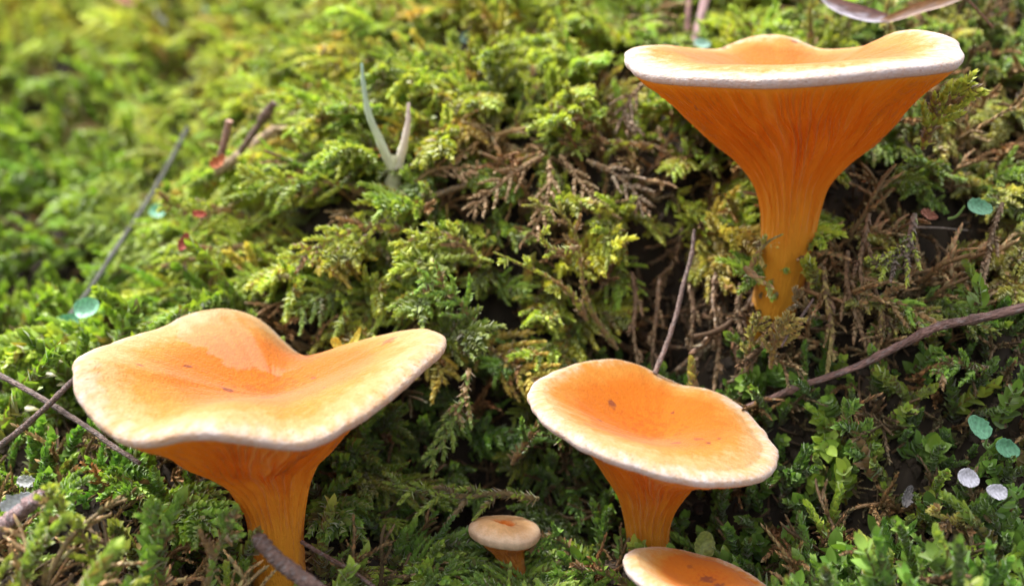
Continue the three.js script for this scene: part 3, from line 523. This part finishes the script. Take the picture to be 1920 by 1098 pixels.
heroFrond('second upright pale shoot behind the tall cap, under the curled dry leaf', [[1664, 90], [1668, 60], [1662, 25], [1668, -15]], 0.212, 0.208, { c: [0.5, 0.5, 0.14], nb: 2, bl: 2, leaf: 2.6, spread: 0.7 });
heroFrond('feathery bright frond under the right edge of the tall cap', [[1730, 280], [1745, 240], [1765, 205], [1795, 175], [1820, 160]], 0.172, 0.168, { c: [0.5, 0.58, 0.07], nb: 10, bl: 6, leaf: 2.5 });
heroFrond('narrow green leaf-shoot crossing the left side of the tall stem', [[1405, 510], [1415, 485], [1428, 465], [1445, 450], [1465, 440]], 0.166, 0.165, { c: OL, nb: 1, bl: 2, leaf: 2.0, spread: 0.4, taper: 0.7 });
heroFrond('curled green shoot at the foot of the tall stem', [[1395, 500], [1412, 515], [1425, 525], [1440, 535], [1442, 548]], 0.164, 0.163, { c: [0.42, 0.42, 0.1], nb: 0, leaf: 2.4, spread: 0.5 });
heroFrond('frizzy brown shoot clasping the right foot of the tall stem', [[1560, 600], [1530, 590], [1505, 575], [1490, 560], [1500, 545]], 0.170, 0.166, { c: [0.36, 0.27, 0.1], brown: HB, nb: 5, bl: 4, leaf: 1.6 });
heroFrond('plump green shoot standing left of the broken front twig', [[300, 1120], [302, 1060], [298, 1010], [290, 970], [282, 950]], 0.128, 0.126, { c: GR, nb: 4, bl: 4, leaf: 2.4, spread: 0.9 });
heroFrond('pale plump shoot leaning left in the front corner', [[210, 1110], [180, 1050], [150, 1000], [110, 950], [85, 915]], 0.128, 0.124, { c: YG, nb: 8, bl: 4, leaf: 2.2 });
heroFrond('pair-branched green shoot beside the base of the left mushroom', [[385, 1120], [400, 1050], [420, 1005], [430, 980], [425, 960]], 0.126, 0.124, { c: GR, brown: HB, nb: 4, bl: 6, leaf: 2.0 });
heroFrond('rusty brown sprig below the left tip of the wavy cap', [[310, 900], [260, 905], [220, 915], [185, 895], [155, 868]], 0.150, 0.146, { c: [0.42, 0.22, 0.07], brown: [0.3, 0.16, 0.05], nb: 7, bl: 4, leaf: 1.5, mat: deadMat });
heroFrond('upright green bud shoot behind the round cap notch', [[1300, 760], [1300, 730], [1297, 700], [1296, 680]], 0.168, 0.168, { c: OL, nb: 0, leaf: 3.4, spread: 0.55, lw: 0.6, dens: 1.2 });
heroFrond('glossy green shoot with spreading leaves right of the round cap', [[1640, 900], [1625, 860], [1610, 820], [1590, 790], [1585, 760]], 0.152, 0.150, { c: DK, nb: 4, bl: 5, leaf: 3.0, lw: 0.6, mat: glossMat });
heroFrond('green comb frond hanging below the long twig at right', [[1860, 690], [1830, 690], [1795, 680], [1770, 690], [1760, 705]], 0.158, 0.154, { c: GR, nb: 7, bl: 5, leaf: 2.0, mat: glossMat });

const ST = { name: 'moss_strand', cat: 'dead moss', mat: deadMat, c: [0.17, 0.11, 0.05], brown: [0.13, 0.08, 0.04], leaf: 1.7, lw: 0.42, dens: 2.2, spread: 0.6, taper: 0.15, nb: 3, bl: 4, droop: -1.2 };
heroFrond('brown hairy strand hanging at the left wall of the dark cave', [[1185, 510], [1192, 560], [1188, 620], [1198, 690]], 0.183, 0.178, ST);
heroFrond('dark hanging strand just left of the thin pale stalk in the cave', [[1238, 520], [1232, 580], [1226, 630], [1222, 690]], 0.184, 0.180, ST);
heroFrond('short dark strand hanging right behind the thin pale stalk', [[1292, 530], [1300, 580], [1296, 640], [1302, 690]], 0.183, 0.179, ST);
heroFrond('thick brown strand in the cave, halfway between pale stalk and tall stem', [[1342, 510], [1338, 570], [1348, 640], [1340, 720]], 0.181, 0.174, { ...ST, leaf: 2.0 });
heroFrond('brown strand hanging next to the left foot of the tall stem', [[1388, 530], [1384, 590], [1394, 650], [1388, 730]], 0.178, 0.171, ST);
heroFrond('olive brown strand hanging from the right foot of the tall stem', [[1545, 500], [1550, 560], [1560, 620], [1552, 690]], 0.172, 0.165, { ...ST, c: [0.24, 0.19, 0.06], leaf: 1.9 });
heroFrond('second brown strand right of the tall stem, forked lower down', [[1590, 470], [1588, 530], [1604, 590], [1625, 650]], 0.172, 0.165, { ...ST, nb: 5, bl: 6 });
heroFrond('olive strand hanging above the middle of the long twig', [[1640, 540], [1652, 590], [1648, 640], [1640, 690]], 0.168, 0.163, { ...ST, c: [0.26, 0.2, 0.06] });
heroFrond('dark strand hanging between tall stem and bright isolated frond', [[1630, 400], [1620, 450], [1612, 500], [1620, 540]], 0.172, 0.168, ST);
heroFrond('brown strand hanging at the far right under the seedling leaf', [[1880, 380], [1860, 440], [1850, 500], [1835, 560]], 0.172, 0.165, { ...ST, c: [0.22, 0.15, 0.08] });
const BD = { name: 'moss_strand', cat: 'dead moss', mat: deadMat, c: [0.32, 0.22, 0.11], brown: [0.26, 0.17, 0.08], leaf: 1.6, dens: 1.4, nb: 9, bl: 6, dead: 0 };
heroFrond('matted brown dead frond spreading down right in the brown patch', [[1050, 290], [1080, 330], [1110, 370], [1140, 410]], 0.192, 0.186, BD);
heroFrond('matted brown dead frond pointing straight down in the brown patch', [[1030, 300], [1030, 345], [1020, 390], [1000, 430]], 0.190, 0.184, BD);
heroFrond('brown dead frond arching left from the brown patch', [[1020, 290], [970, 320], [920, 360], [880, 400]], 0.192, 0.186, BD);
heroFrond('greyish brown dead frond at the right end of the brown patch', [[1100, 300], [1150, 325], [1190, 360], [1205, 400]], 0.194, 0.188, { ...BD, c: [0.3, 0.23, 0.15] });
heroFrond('brown arched dead frond just right of the forked sprout foot', [[770, 350], [810, 320], [850, 315], [880, 330]], 0.196, 0.192, BD);
heroFrond('dark brown dead frond left of the tall cap below its rim', [[1215, 150], [1185, 180], [1170, 220], [1190, 250]], 0.208, 0.202, { ...BD, c: [0.22, 0.16, 0.1] });
heroFrond('yellow olive tuft in front of the foot of the tall stem', [[1445, 690], [1452, 650], [1465, 615], [1485, 592]], 0.166, 0.162, { c: [0.42, 0.36, 0.08], brown: HB, nb: 8, bl: 5, leaf: 1.8 });
heroFrond('small olive tuft left of the foot of the tall stem', [[1400, 690], [1405, 650], [1418, 610], [1422, 590]], 0.168, 0.164, { c: OL, brown: HB, nb: 7, bl: 4, leaf: 1.8 });

// ---------------------------------------------------------------- twigs and stalks
const barkBump = dataTex(128, 256, (u, v) => 0.5 + 0.5 * fbm(Math.cos(u * 6.2832) * 1.6, Math.sin(u * 6.2832) * 1.6, v * 9, 4), false);
function stick(name, label, cat, list, d0, d1, r0, r1, c, o = {}) {
  const R = rng(900 + Math.round(list[0][0] + list[0][1])), pts = smoothCurve(through(list, d0, d1), o.n ?? 60), base = pts[0].clone(), nu = o.sides ?? 14, nv = pts.length - 1, fr = [];
  let s = V(0, 0, 1); const seed = R() * 50;
  for (let i = 0; i <= nv; i++) { const d = (pts[Math.min(i + 1, nv)]).clone().sub(pts[Math.max(i - 1, 0)]).normalize(); s = s.clone().addScaledVector(d, -s.dot(d)).normalize(); fr.push([pts[i], s, V().crossVectors(d, s), d]); }
  const knots = o.knots ?? [], g = grid(nu, nv + 4, (u, v) => {
    const j = clamp(Math.round(v * (nv + 4)) - 2, 0, nv), cap = Math.round(v * (nv + 4)) < 1 || Math.round(v * (nv + 4)) > nv + 3, [p, a, b, d] = fr[j], t = j / nv, th = u * 6.2832;
    let r = lerp(r0, r1, t) * (1 + (o.lump ?? 0.18) * noise(Math.cos(th) * 1.2 + seed, Math.sin(th) * 1.2, t * (o.freq ?? 14)) + 0.07 * noise(Math.cos(th) * 4, Math.sin(th) * 4 + seed, t * 40));
    for (const [kt, kh, kw] of knots) r *= 1 + kh * Math.exp(-(((t - kt) / kw) ** 2));
    if (cap) r *= 0.02;
    const q = p.clone().addScaledVector(a, Math.cos(th) * r).addScaledVector(b, Math.sin(th) * r);
    if (o.jag && (j === 0 || j === nv)) q.addScaledVector(d, (j ? 1 : -1) * o.jag * r0 * (R() - 0.3));
    const n = 1 + 0.5 * noise(Math.cos(th) * 2, Math.sin(th) * 2, t * 22 + seed) + 0.35 * noise(Math.cos(th) * 6, Math.sin(th) * 6, t * 70 + seed), pale = ss(0.35, 0.75, noise(Math.cos(th) * 3 + 9, Math.sin(th) * 3, t * 30 + seed)) * (o.pale ?? 0.4), cc = o.c1 ? mix3(c, o.c1, t) : c;
    return { p: q, c: cc.map((x, k) => lerp(x * n, 0.3 + 0.02 * k, pale)), uv: [u, t * (o.rep ?? 4)] };
  }, true);
  const m = new THREE.Mesh(g.translate(-base.x, -base.y, -base.z), STD({ vertexColors: true, roughness: o.rough ?? 0.75, bumpMap: barkBump, bumpScale: 0.0006, side: THREE.DoubleSide }));
  m.name = numbered(name); m.position.copy(base); m.castShadow = m.receiveShadow = true; scene.add(m); return tag(m, label, cat, o.group);
}
const PURPLE = [0.17, 0.095, 0.08];
stick('twig', 'long purplish brown twig slanting up to the right edge', 'twig', [[1385, 768], [1440, 748], [1505, 722], [1600, 690], [1690, 646], [1760, 612], [1840, 596], [1975, 562]], 0.166, 0.154, 0.5 * mm, 0.85 * mm, PURPLE, { n: 110, knots: [[0.24, 0.35, 0.012], [0.5, 0.25, 0.015], [0.66, 0.35, 0.015], [0.83, 0.25, 0.01]], pale: 0.3 });
stick('stalk', 'thin pale bent stalk leaning in the dark cave left of the tall stem', 'stalk', [[1302, 430], [1296, 480], [1282, 530], [1268, 590], [1250, 645], [1228, 700]], 0.176, 0.168, 0.36 * mm, 0.5 * mm, [0.24, 0.17, 0.15], { pale: 0.35, sides: 8, knots: [[0.18, 0.4, 0.03]] });
stick('stalk', 'blurred dark grey stalk slanting through the green hollow', 'stalk', [[352, 240], [310, 320], [262, 400], [215, 470], [170, 540], [105, 625]], 0.276, 0.193, 0.7 * mm, 0.6 * mm, [0.07, 0.07, 0.055], { pale: 0.2, sides: 8 });
stick('twig', 'thin grey twig running in from the left edge under the wavy cap', 'twig', [[-25, 690], [40, 725], [100, 760], [165, 802], [215, 838], [262, 868]], 0.158, 0.142, 0.55 * mm, 0.4 * mm, [0.16, 0.11, 0.095], { pale: 0.3, sides: 8 });
stick('twig', 'short grey twig crossing over another left of the wavy cap', 'twig', [[140, 710], [105, 745], [70, 778], [30, 812], [-20, 850]], 0.152, 0.146, 0.5 * mm, 0.55 * mm, [0.17, 0.11, 0.095], { pale: 0.3, sides: 8 });
stick('twig', 'broken thick pinkish twig end in the bottom left corner', 'twig', [[-40, 1022], [0, 992], [40, 958], [76, 930]], 0.128, 0.128, 1.25 * mm, 1.1 * mm, [0.30, 0.19, 0.19], { lump: 0.3, freq: 6, pale: 0.7, jag: 1.5 });
stick('twig', 'dark broken twig with knobbed end in front of the left stem', 'twig', [[486, 1012], [500, 1028], [520, 1048], [560, 1080], [640, 1140]], 0.124, 0.118, 0.95 * mm, 1.15 * mm, [0.13, 0.075, 0.06], { knots: [[0.04, 0.25, 0.04], [0.18, 0.2, 0.03]], pale: 0.45, jag: 0.9, n: 80 });
stick('stalk', 'thin dark stalk on the moss right of the left stem', 'stalk', [[565, 1015], [610, 1042], [660, 1070], [715, 1110]], 0.136, 0.128, 0.35 * mm, 0.3 * mm, [0.15, 0.08, 0.06], { sides: 8 });
stick('stalk', 'thin reddish stalk at the top edge left of the tall cap', 'stalk', [[1294, -30], [1290, 30], [1284, 100]], 0.25, 0.24, 0.8 * mm, 0.7 * mm, [0.26, 0.12, 0.10], { sides: 8, lump: 0.08 });
stick('stalk', 'thicker pink stalk at the top edge left of the tall cap', 'stalk', [[1330, -30], [1312, 40], [1296, 105]], 0.245, 0.235, 1.2 * mm, 0.9 * mm, [0.42, 0.25, 0.25], { sides: 8, lump: 0.08, pale: 0.5 });
stick('stalk', 'hair-thin red brown stalk near the top right corner', 'stalk', [[1806, -10], [1835, 22], [1862, 52]], 0.2, 0.198, 0.3 * mm, 0.22 * mm, [0.25, 0.11, 0.05], { sides: 6 });
stick('stalk', 'blurred brown bud-tipped stalk at the left end of the mound', 'stalk', [[450, 285], [475, 250], [495, 220], [514, 192]], 0.222, 0.22, 0.8 * mm, 0.85 * mm, [0.16, 0.09, 0.06], { knots: [[0.7, 0.6, 0.12]], sides: 8 });
stick('stalk', 'blurred pink-tipped brown stalk at the left edge of the mound', 'stalk', [[412, 300], [420, 270], [426, 245], [430, 226]], 0.215, 0.213, 0.9 * mm, 0.8 * mm, [0.2, 0.09, 0.05], { c1: [0.55, 0.3, 0.22], sides: 8 });
stick('stalk', 'tan dead stalk lying across the left slope of the mound', 'stalk', [[380, 345], [430, 305], [480, 270], [530, 235]], 0.228, 0.232, 1.1 * mm, 1.5 * mm, [0.36, 0.25, 0.15], { sides: 8, pale: 0.3 });
stick('stalk', 'brown bent root slanting down below the forked sprout', 'root', [[880, 345], [820, 365], [760, 395], [700, 425]], 0.196, 0.19, 0.6 * mm, 0.5 * mm, [0.24, 0.16, 0.08], { sides: 8 });
stick('stalk', 'thin bent stalk in the moss below the foot of the tall stem', 'stalk', [[1525, 560], [1505, 590], [1485, 615], [1465, 650]], 0.167, 0.162, 0.25 * mm, 0.25 * mm, [0.2, 0.13, 0.11], { sides: 6 });
stick('stalk', 'fine grey thread of stalk under the single seedling leaf', 'stalk', [[1715, 426], [1760, 427], [1815, 432]], 0.176, 0.174, 0.25 * mm, 0.2 * mm, [0.3, 0.24, 0.2], { sides: 6 });
// forked pale sprout: a stalk and two horns
{
  const base = at(740, 362, 0.196), T = thing('forked_sprout', 'pale translucent forked sprout with a long and a short horn', 'fungus', base);
  const horn = (list, r0, r1, c0, c1) => { const pts = smoothCurve(through(list, 0.196, 0.197), 30), B = new Leaves(), n = 10; let prev; pts.forEach((p, i) => { const t = i / 30, d = dirAt(pts, t), s = V().crossVectors(d, V(0, 0, 1)).normalize(), b = V().crossVectors(s, d), r = lerp(r0, r1, Math.pow(t, 0.8)), ring = []; for (let k = 0; k < n; k++) { const a = k / n * 6.2832, q = r * (1 + 0.22 * noise(Math.cos(a) + t * 8, Math.sin(a), r0 * 9000)); ring.push(B.vert(p.clone().addScaledVector(s, q * Math.cos(a)).addScaledVector(b, q * Math.sin(a)), mix3(c0, c1, t).map((v) => v * (1 + 0.15 * noise(a, t * 30, r0 * 5000))))); } if (prev) for (let k = 0; k < n; k++) { const k1 = (k + 1) % n; B.I.push(prev[k], prev[k1], ring[k1], prev[k], ring[k1], ring[k]); } prev = ring; }); return B.geometry(); };
  const hm = PHY({ vertexColors: true, roughness: 0.8, transmission: 0.45, thickness: 0, clearcoat: 0.4, clearcoatRoughness: 0.35 });
  part('stalk', horn([[736, 440], [738, 372], [738, 340], [742, 305], [744, 292]], 1.7 * mm, 1.5 * mm, [0.5, 0.5, 0.26], [0.6, 0.6, 0.4]), hm, T, base);
  part('horn', horn([[736, 318], [715, 270], [692, 215], [682, 160], [678, 118]], 1.15 * mm, 0.28 * mm, [0.6, 0.6, 0.4], [0.36, 0.5, 0.4]), hm, T, base);
  part('horn', horn([[746, 316], [757, 270], [765, 230], [766, 192]], 1.15 * mm, 0.35 * mm, [0.62, 0.58, 0.44], [0.62, 0.5, 0.48]), hm, T, base);
}
// ---------------------------------------------------------------- seedling leaves, petals, dry leaves
function blade(o, ux, uy, L, W, c, f = {}) {     // oval blade with a midrib, thickness and a rolled edge; o centre, ux its length, uy its width
  const n = V().crossVectors(ux, uy).normalize(), nu = 28, nv = 12, th = (f.th ?? 0.22) * mm, side = (sg) => grid(nu, nv, (u, v) => {
    const t = u * 2 - 1, w = v * 2 - 1, wid = Math.pow(Math.max(0, 1 - Math.pow(Math.abs(t), f.sq ?? 2.2)), 0.5) * (1 - (f.taper ?? 0.15) * t) * (1 + 0.09 * noise(t * 4, L * 800, W * 700) * (1 + (f.crumple ?? 0))), e = 1 - Math.max(Math.abs(w) ** 4, Math.abs(t) ** 8);
    const z = (f.cup ?? 0.3) * W * (w * wid) ** 2 + (f.bow ?? 0.16) * L * t * t + sg * th * Math.sqrt(Math.max(0, e)) - (sg > 0 ? 0.1 * th * Math.exp(-((w * 9) ** 2)) : 0) + 0.03 * L * noise(t * 1.7 + L * 900, w * 1.7, 3) * (f.crumple ?? 0.6);
    const k = 1 + 0.3 * noise(t * 3, w * 3, L * 1000) + 0.2 * noise(t * 9, w * 9, L * 900) + 0.12 * Math.cos((Math.abs(w) * 3 - t * 5) * 3), rib = Math.exp(-((w * 8) ** 2)) * 0.18 + Math.max(0, Math.abs(w) - 0.85) * (f.edge ?? 1.6);
    return { p: o.clone().addScaledVector(ux, t * L / 2).addScaledVector(uy, w * wid * W / 2).addScaledVector(n, z), c: c.map((x) => x * k + rib * 0.25 * x + rib * 0.03) };
  });
  return mergeGeometries([side(1), side(-1)]);
}
const leafMat = PHY({ vertexColors: true, roughness: 0.85, transmission: 0.3, thickness: 0, clearcoat: 0.5, clearcoatRoughness: 0.3 });
const dryMat = PHY({ vertexColors: true, roughness: 0.8, transmission: 0.15, thickness: 0 });
const TEAL = [0.17, 0.42, 0.25], ICE = [0.38, 0.60, 0.52];
function faced(px, py, d, deg, tilt = 0.4) {     // a blade's place and its two directions, face turned up towards the sky
  const o = at(px, py, d), a = -deg * Math.PI / 180, ux = V(Math.cos(a), Math.sin(a) * 0.8, -Math.sin(a) * tilt).normalize(), n0 = V(0, 0.55, 1).normalize(), uy = V().crossVectors(n0, ux).normalize(); return [o, ux, uy];
}
function seedling(label, leaves, d, root, group) {
  const base = at(root[0], root[1], d + 0.002), T = thing('seedling', label, 'seedling', base, group);
  for (const [px, py, w, h, deg, c] of leaves) {
    const k = mmpp(py, d), [o, ux, uy] = faced(px, py, d, deg); part('leaf', blade(o, ux, uy, w * k * 0.9, h * k * 0.92, c ?? TEAL), leafMat, T, base);
    const B = new Leaves(), e = o.clone().addScaledVector(ux, -w * k * 0.46); B.tube(smoothCurve([base, base.clone().lerp(e, 0.5).add(V(0, -0.0008, 0)), e], 8), 0.3 * mm, 0.22 * mm, [0.2, 0.36, 0.08], 7); part('stem', B.geometry(), leafMat, T, base);
  }
}
seedling('single teal seedling leaf on a thin stem in the dark gap at right', [[1834, 391, 54, 34, 15]], 0.172, [1778, 410]);
seedling('seedling with two teal leaves above the white petals', [[1832, 801, 56, 38, 235, [0.13, 0.36, 0.2]], [1886, 842, 52, 36, 25, [0.13, 0.36, 0.2]]], 0.146, [1845, 832]);
seedling('blurred seedling with two pale teal leaves left above the wavy cap', [[166, 579, 54, 42, -20, [0.25, 0.55, 0.36]], [125, 608, 60, 36, 170, [0.2, 0.48, 0.3]]], 0.187, [146, 600]);
seedling('blurred pale teal leaf at the foot of the mound beside the grey stalk', [[297, 398, 34, 26, 20, [0.25, 0.55, 0.38]]], 0.235, [285, 415]);
seedling('ice-blue round leaf blurred at the top left of the mound', [[550, 96, 34, 20, 10, ICE]], 0.30, [540, 110]);
seedling('ice-blue leaf furthest back among the moss at the upper left', [[398, 18, 36, 26, 10, [0.22, 0.5, 0.38]]], 0.44, [385, 36]);
seedling('pair of pale blue leaves blurred above the forked sprout', [[878, 74, 30, 22, 15, ICE], [848, 76, 26, 16, 190, [0.45, 0.58, 0.5]]], 0.26, [862, 86]);
seedling('mint round leaf blurred left of the tall cap, nearest the top middle', [[1010, 58, 30, 26, 10, ICE]], 0.262, [1000, 75]);
seedling('mint leaf tucked between the pink stalks and the tall cap', [[1316, 84, 36, 20, 10, ICE]], 0.228, [1300, 95]);
seedling('pale flat leaf lying at the right of the forked sprout', [[832, 248, 36, 16, -8, [0.45, 0.58, 0.42]]], 0.202, [815, 256]);
const white = PHY({ vertexColors: true, roughness: 0.6, transmission: 0.2, thickness: 0, clearcoat: 0.3 });
function flake(name, label, cat, px, py, d, w, h, deg, c, mat, f, tilt) {
  const k = mmpp(py, d), [o, ux, uy] = faced(px, py, d, deg, tilt), g = blade(V(), ux, uy, w * k, h * k, c, f), m = new THREE.Mesh(g, mat); m.name = numbered(name); m.position.copy(o); m.castShadow = m.receiveShadow = true; scene.add(m); return tag(m, label, cat);
}
flake('petal', 'upper left of the two white round petals at the right edge', 'petal', 1813, 897, 0.140, 42, 34, 25, [0.55, 0.53, 0.6], white, { sq: 2, taper: 0.2, th: 0.25, crumple: 0.1 });
flake('petal', 'lower right of the two white round petals at the right edge', 'petal', 1866, 922, 0.138, 40, 28, 15, [0.55, 0.53, 0.6], white, { sq: 2, taper: -0.15, th: 0.25, crumple: 0.1 });
flake('leaf_fragment', 'grey bark flake standing in the moss below the glossy shoot', 'leaf fragment', 1700, 930, 0.142, 44, 18, -70, [0.1, 0.09, 0.09], dryMat, { crumple: 2 });
flake('leaf_fragment', 'bluish grey chip beside the pinkish twig end at lower left', 'leaf fragment', 38, 945, 0.136, 62, 40, -35, [0.42, 0.43, 0.46], dryMat, { crumple: 1.5, taper: 0.3 });
flake('leaf_fragment', 'small pale grey chip above the pinkish twig end', 'leaf fragment', 54, 903, 0.145, 40, 22, 10, [0.45, 0.45, 0.44], dryMat, { crumple: 1.5 });
flake('leaf_fragment', 'red brown bud scale in the dark gap beside the single seedling leaf', 'leaf fragment', 1740, 404, 0.170, 34, 18, 30, [0.26, 0.1, 0.06], dryMat, { crumple: 2, bow: 0.2 });
flake('leaf_fragment', 'orange red leaf scrap at the left edge of the mound, topmost of three', 'leaf fragment', 410, 305, 0.212, 34, 22, -50, [0.4, 0.11, 0.03], dryMat, { crumple: 2 });
flake('leaf_fragment', 'dark red leaf scrap between the two other red scraps', 'leaf fragment', 376, 402, 0.198, 28, 14, 5, [0.36, 0.06, 0.03], dryMat, { crumple: 2 });
flake('leaf_fragment', 'upright dark red leaf scrap over the hollow, lowest of three', 'leaf fragment', 347, 455, 0.194, 38, 20, -75, [0.28, 0.05, 0.03], dryMat, { crumple: 2 });
flake('leaf_fragment', 'tan dead leaf blurred at the left end of the mound', 'leaf fragment', 538, 228, 0.232, 56, 40, -20, [0.42, 0.32, 0.18], dryMat, { crumple: 2 });
flake('leaf_fragment', 'pink blade lying far back at the top left edge', 'leaf fragment', 270, 4, 0.50, 110, 22, 4, [0.66, 0.26, 0.24], dryMat, {});
flake('leaf_fragment', 'pale grey leaf blurred behind the moss at the upper left', 'leaf fragment', 300, 32, 0.46, 50, 26, 35, [0.55, 0.55, 0.56], dryMat, {});
flake('leaf_fragment', 'pinkish grey leaf blurred right of the forked sprout top', 'leaf fragment', 800, 68, 0.28, 60, 30, -25, [0.4, 0.33, 0.32], dryMat, { crumple: 2 });
flake('leaf_fragment', 'olive leaf standing in the moss above the bottom edge cap', 'leaf fragment', 1320, 1020, 0.146, 50, 38, -80, [0.22, 0.26, 0.04], leafMat, {});
flake('moss_sprout', 'narrow yellow blade leaning right behind the wavy cap', 'leaf', 668, 634, 0.176, 48, 13, -70, [0.6, 0.5, 0.04], leafMat, { taper: 0.5 });
flake('moss_sprout', 'short yellow blade leaning left behind the wavy cap', 'leaf', 636, 652, 0.175, 44, 16, 60, [0.6, 0.46, 0.03], leafMat, { taper: 0.5 });
// the curled dry leaf and the dry needle at the top right
function ribbon(name, label, cat, list, d0, d1, w, c0, c1, curl) {
  const pts = smoothCurve(through(list, d0, d1), 40), base = pts[0].clone(), one = (sg) => grid(40, 12, (u, v) => {
    const t = u, p = curveAt(pts, t), d = dirAt(pts, t), s = V().crossVectors(d, V(0, 0.3, 1)).normalize(), n = V().crossVectors(s, d), W = w * mm * Math.pow(Math.sin(Math.PI * clamp(0.04 + 0.92 * t, 0, 1)), 0.5), a = (v - 0.5) * curl;
    const q = p.clone().addScaledVector(s, Math.sin(a) * W / curl * 1.6).addScaledVector(n, (1 - Math.cos(a)) * W / curl * 1.6 + sg * 0.09 * mm * Math.sin(Math.PI * v));
    const k = 1 + 0.3 * noise(v * 9, t * 5, w) + 0.25 * noise(v * 26, t * 12, w); return { p: q, c: mix3(c0, c1, ss(0.35, 0.65, v + 0.2 * noise(t * 5, v * 3, 5))).map((x) => x * k) };
  });
  const m = new THREE.Mesh(mergeGeometries([one(1), one(-1)]).translate(-base.x, -base.y, -base.z), dryMat); m.name = numbered(name); m.position.copy(base); m.castShadow = m.receiveShadow = true; scene.add(m); tag(m, label, cat);
}
ribbon('dry_leaf', 'curled lilac white dry leaf at the top edge behind the tall cap', 'leaf', [[1528, -22], [1560, 8], [1600, 24], [1640, 33], [1664, 33]], 0.206, 0.203, 2.6, [0.3, 0.19, 0.17], [0.62, 0.56, 0.62], 2.4);
ribbon('dry_leaf', 'long orange brown dry leaf slanting to the top edge at right', 'leaf', [[1650, 42], [1690, 28], [1730, 14], [1770, 4], [1840, -22]], 0.203, 0.2, 1.7, [0.45, 0.25, 0.12], [0.5, 0.36, 0.3], 2.2);
renderer.render(scene, camera);
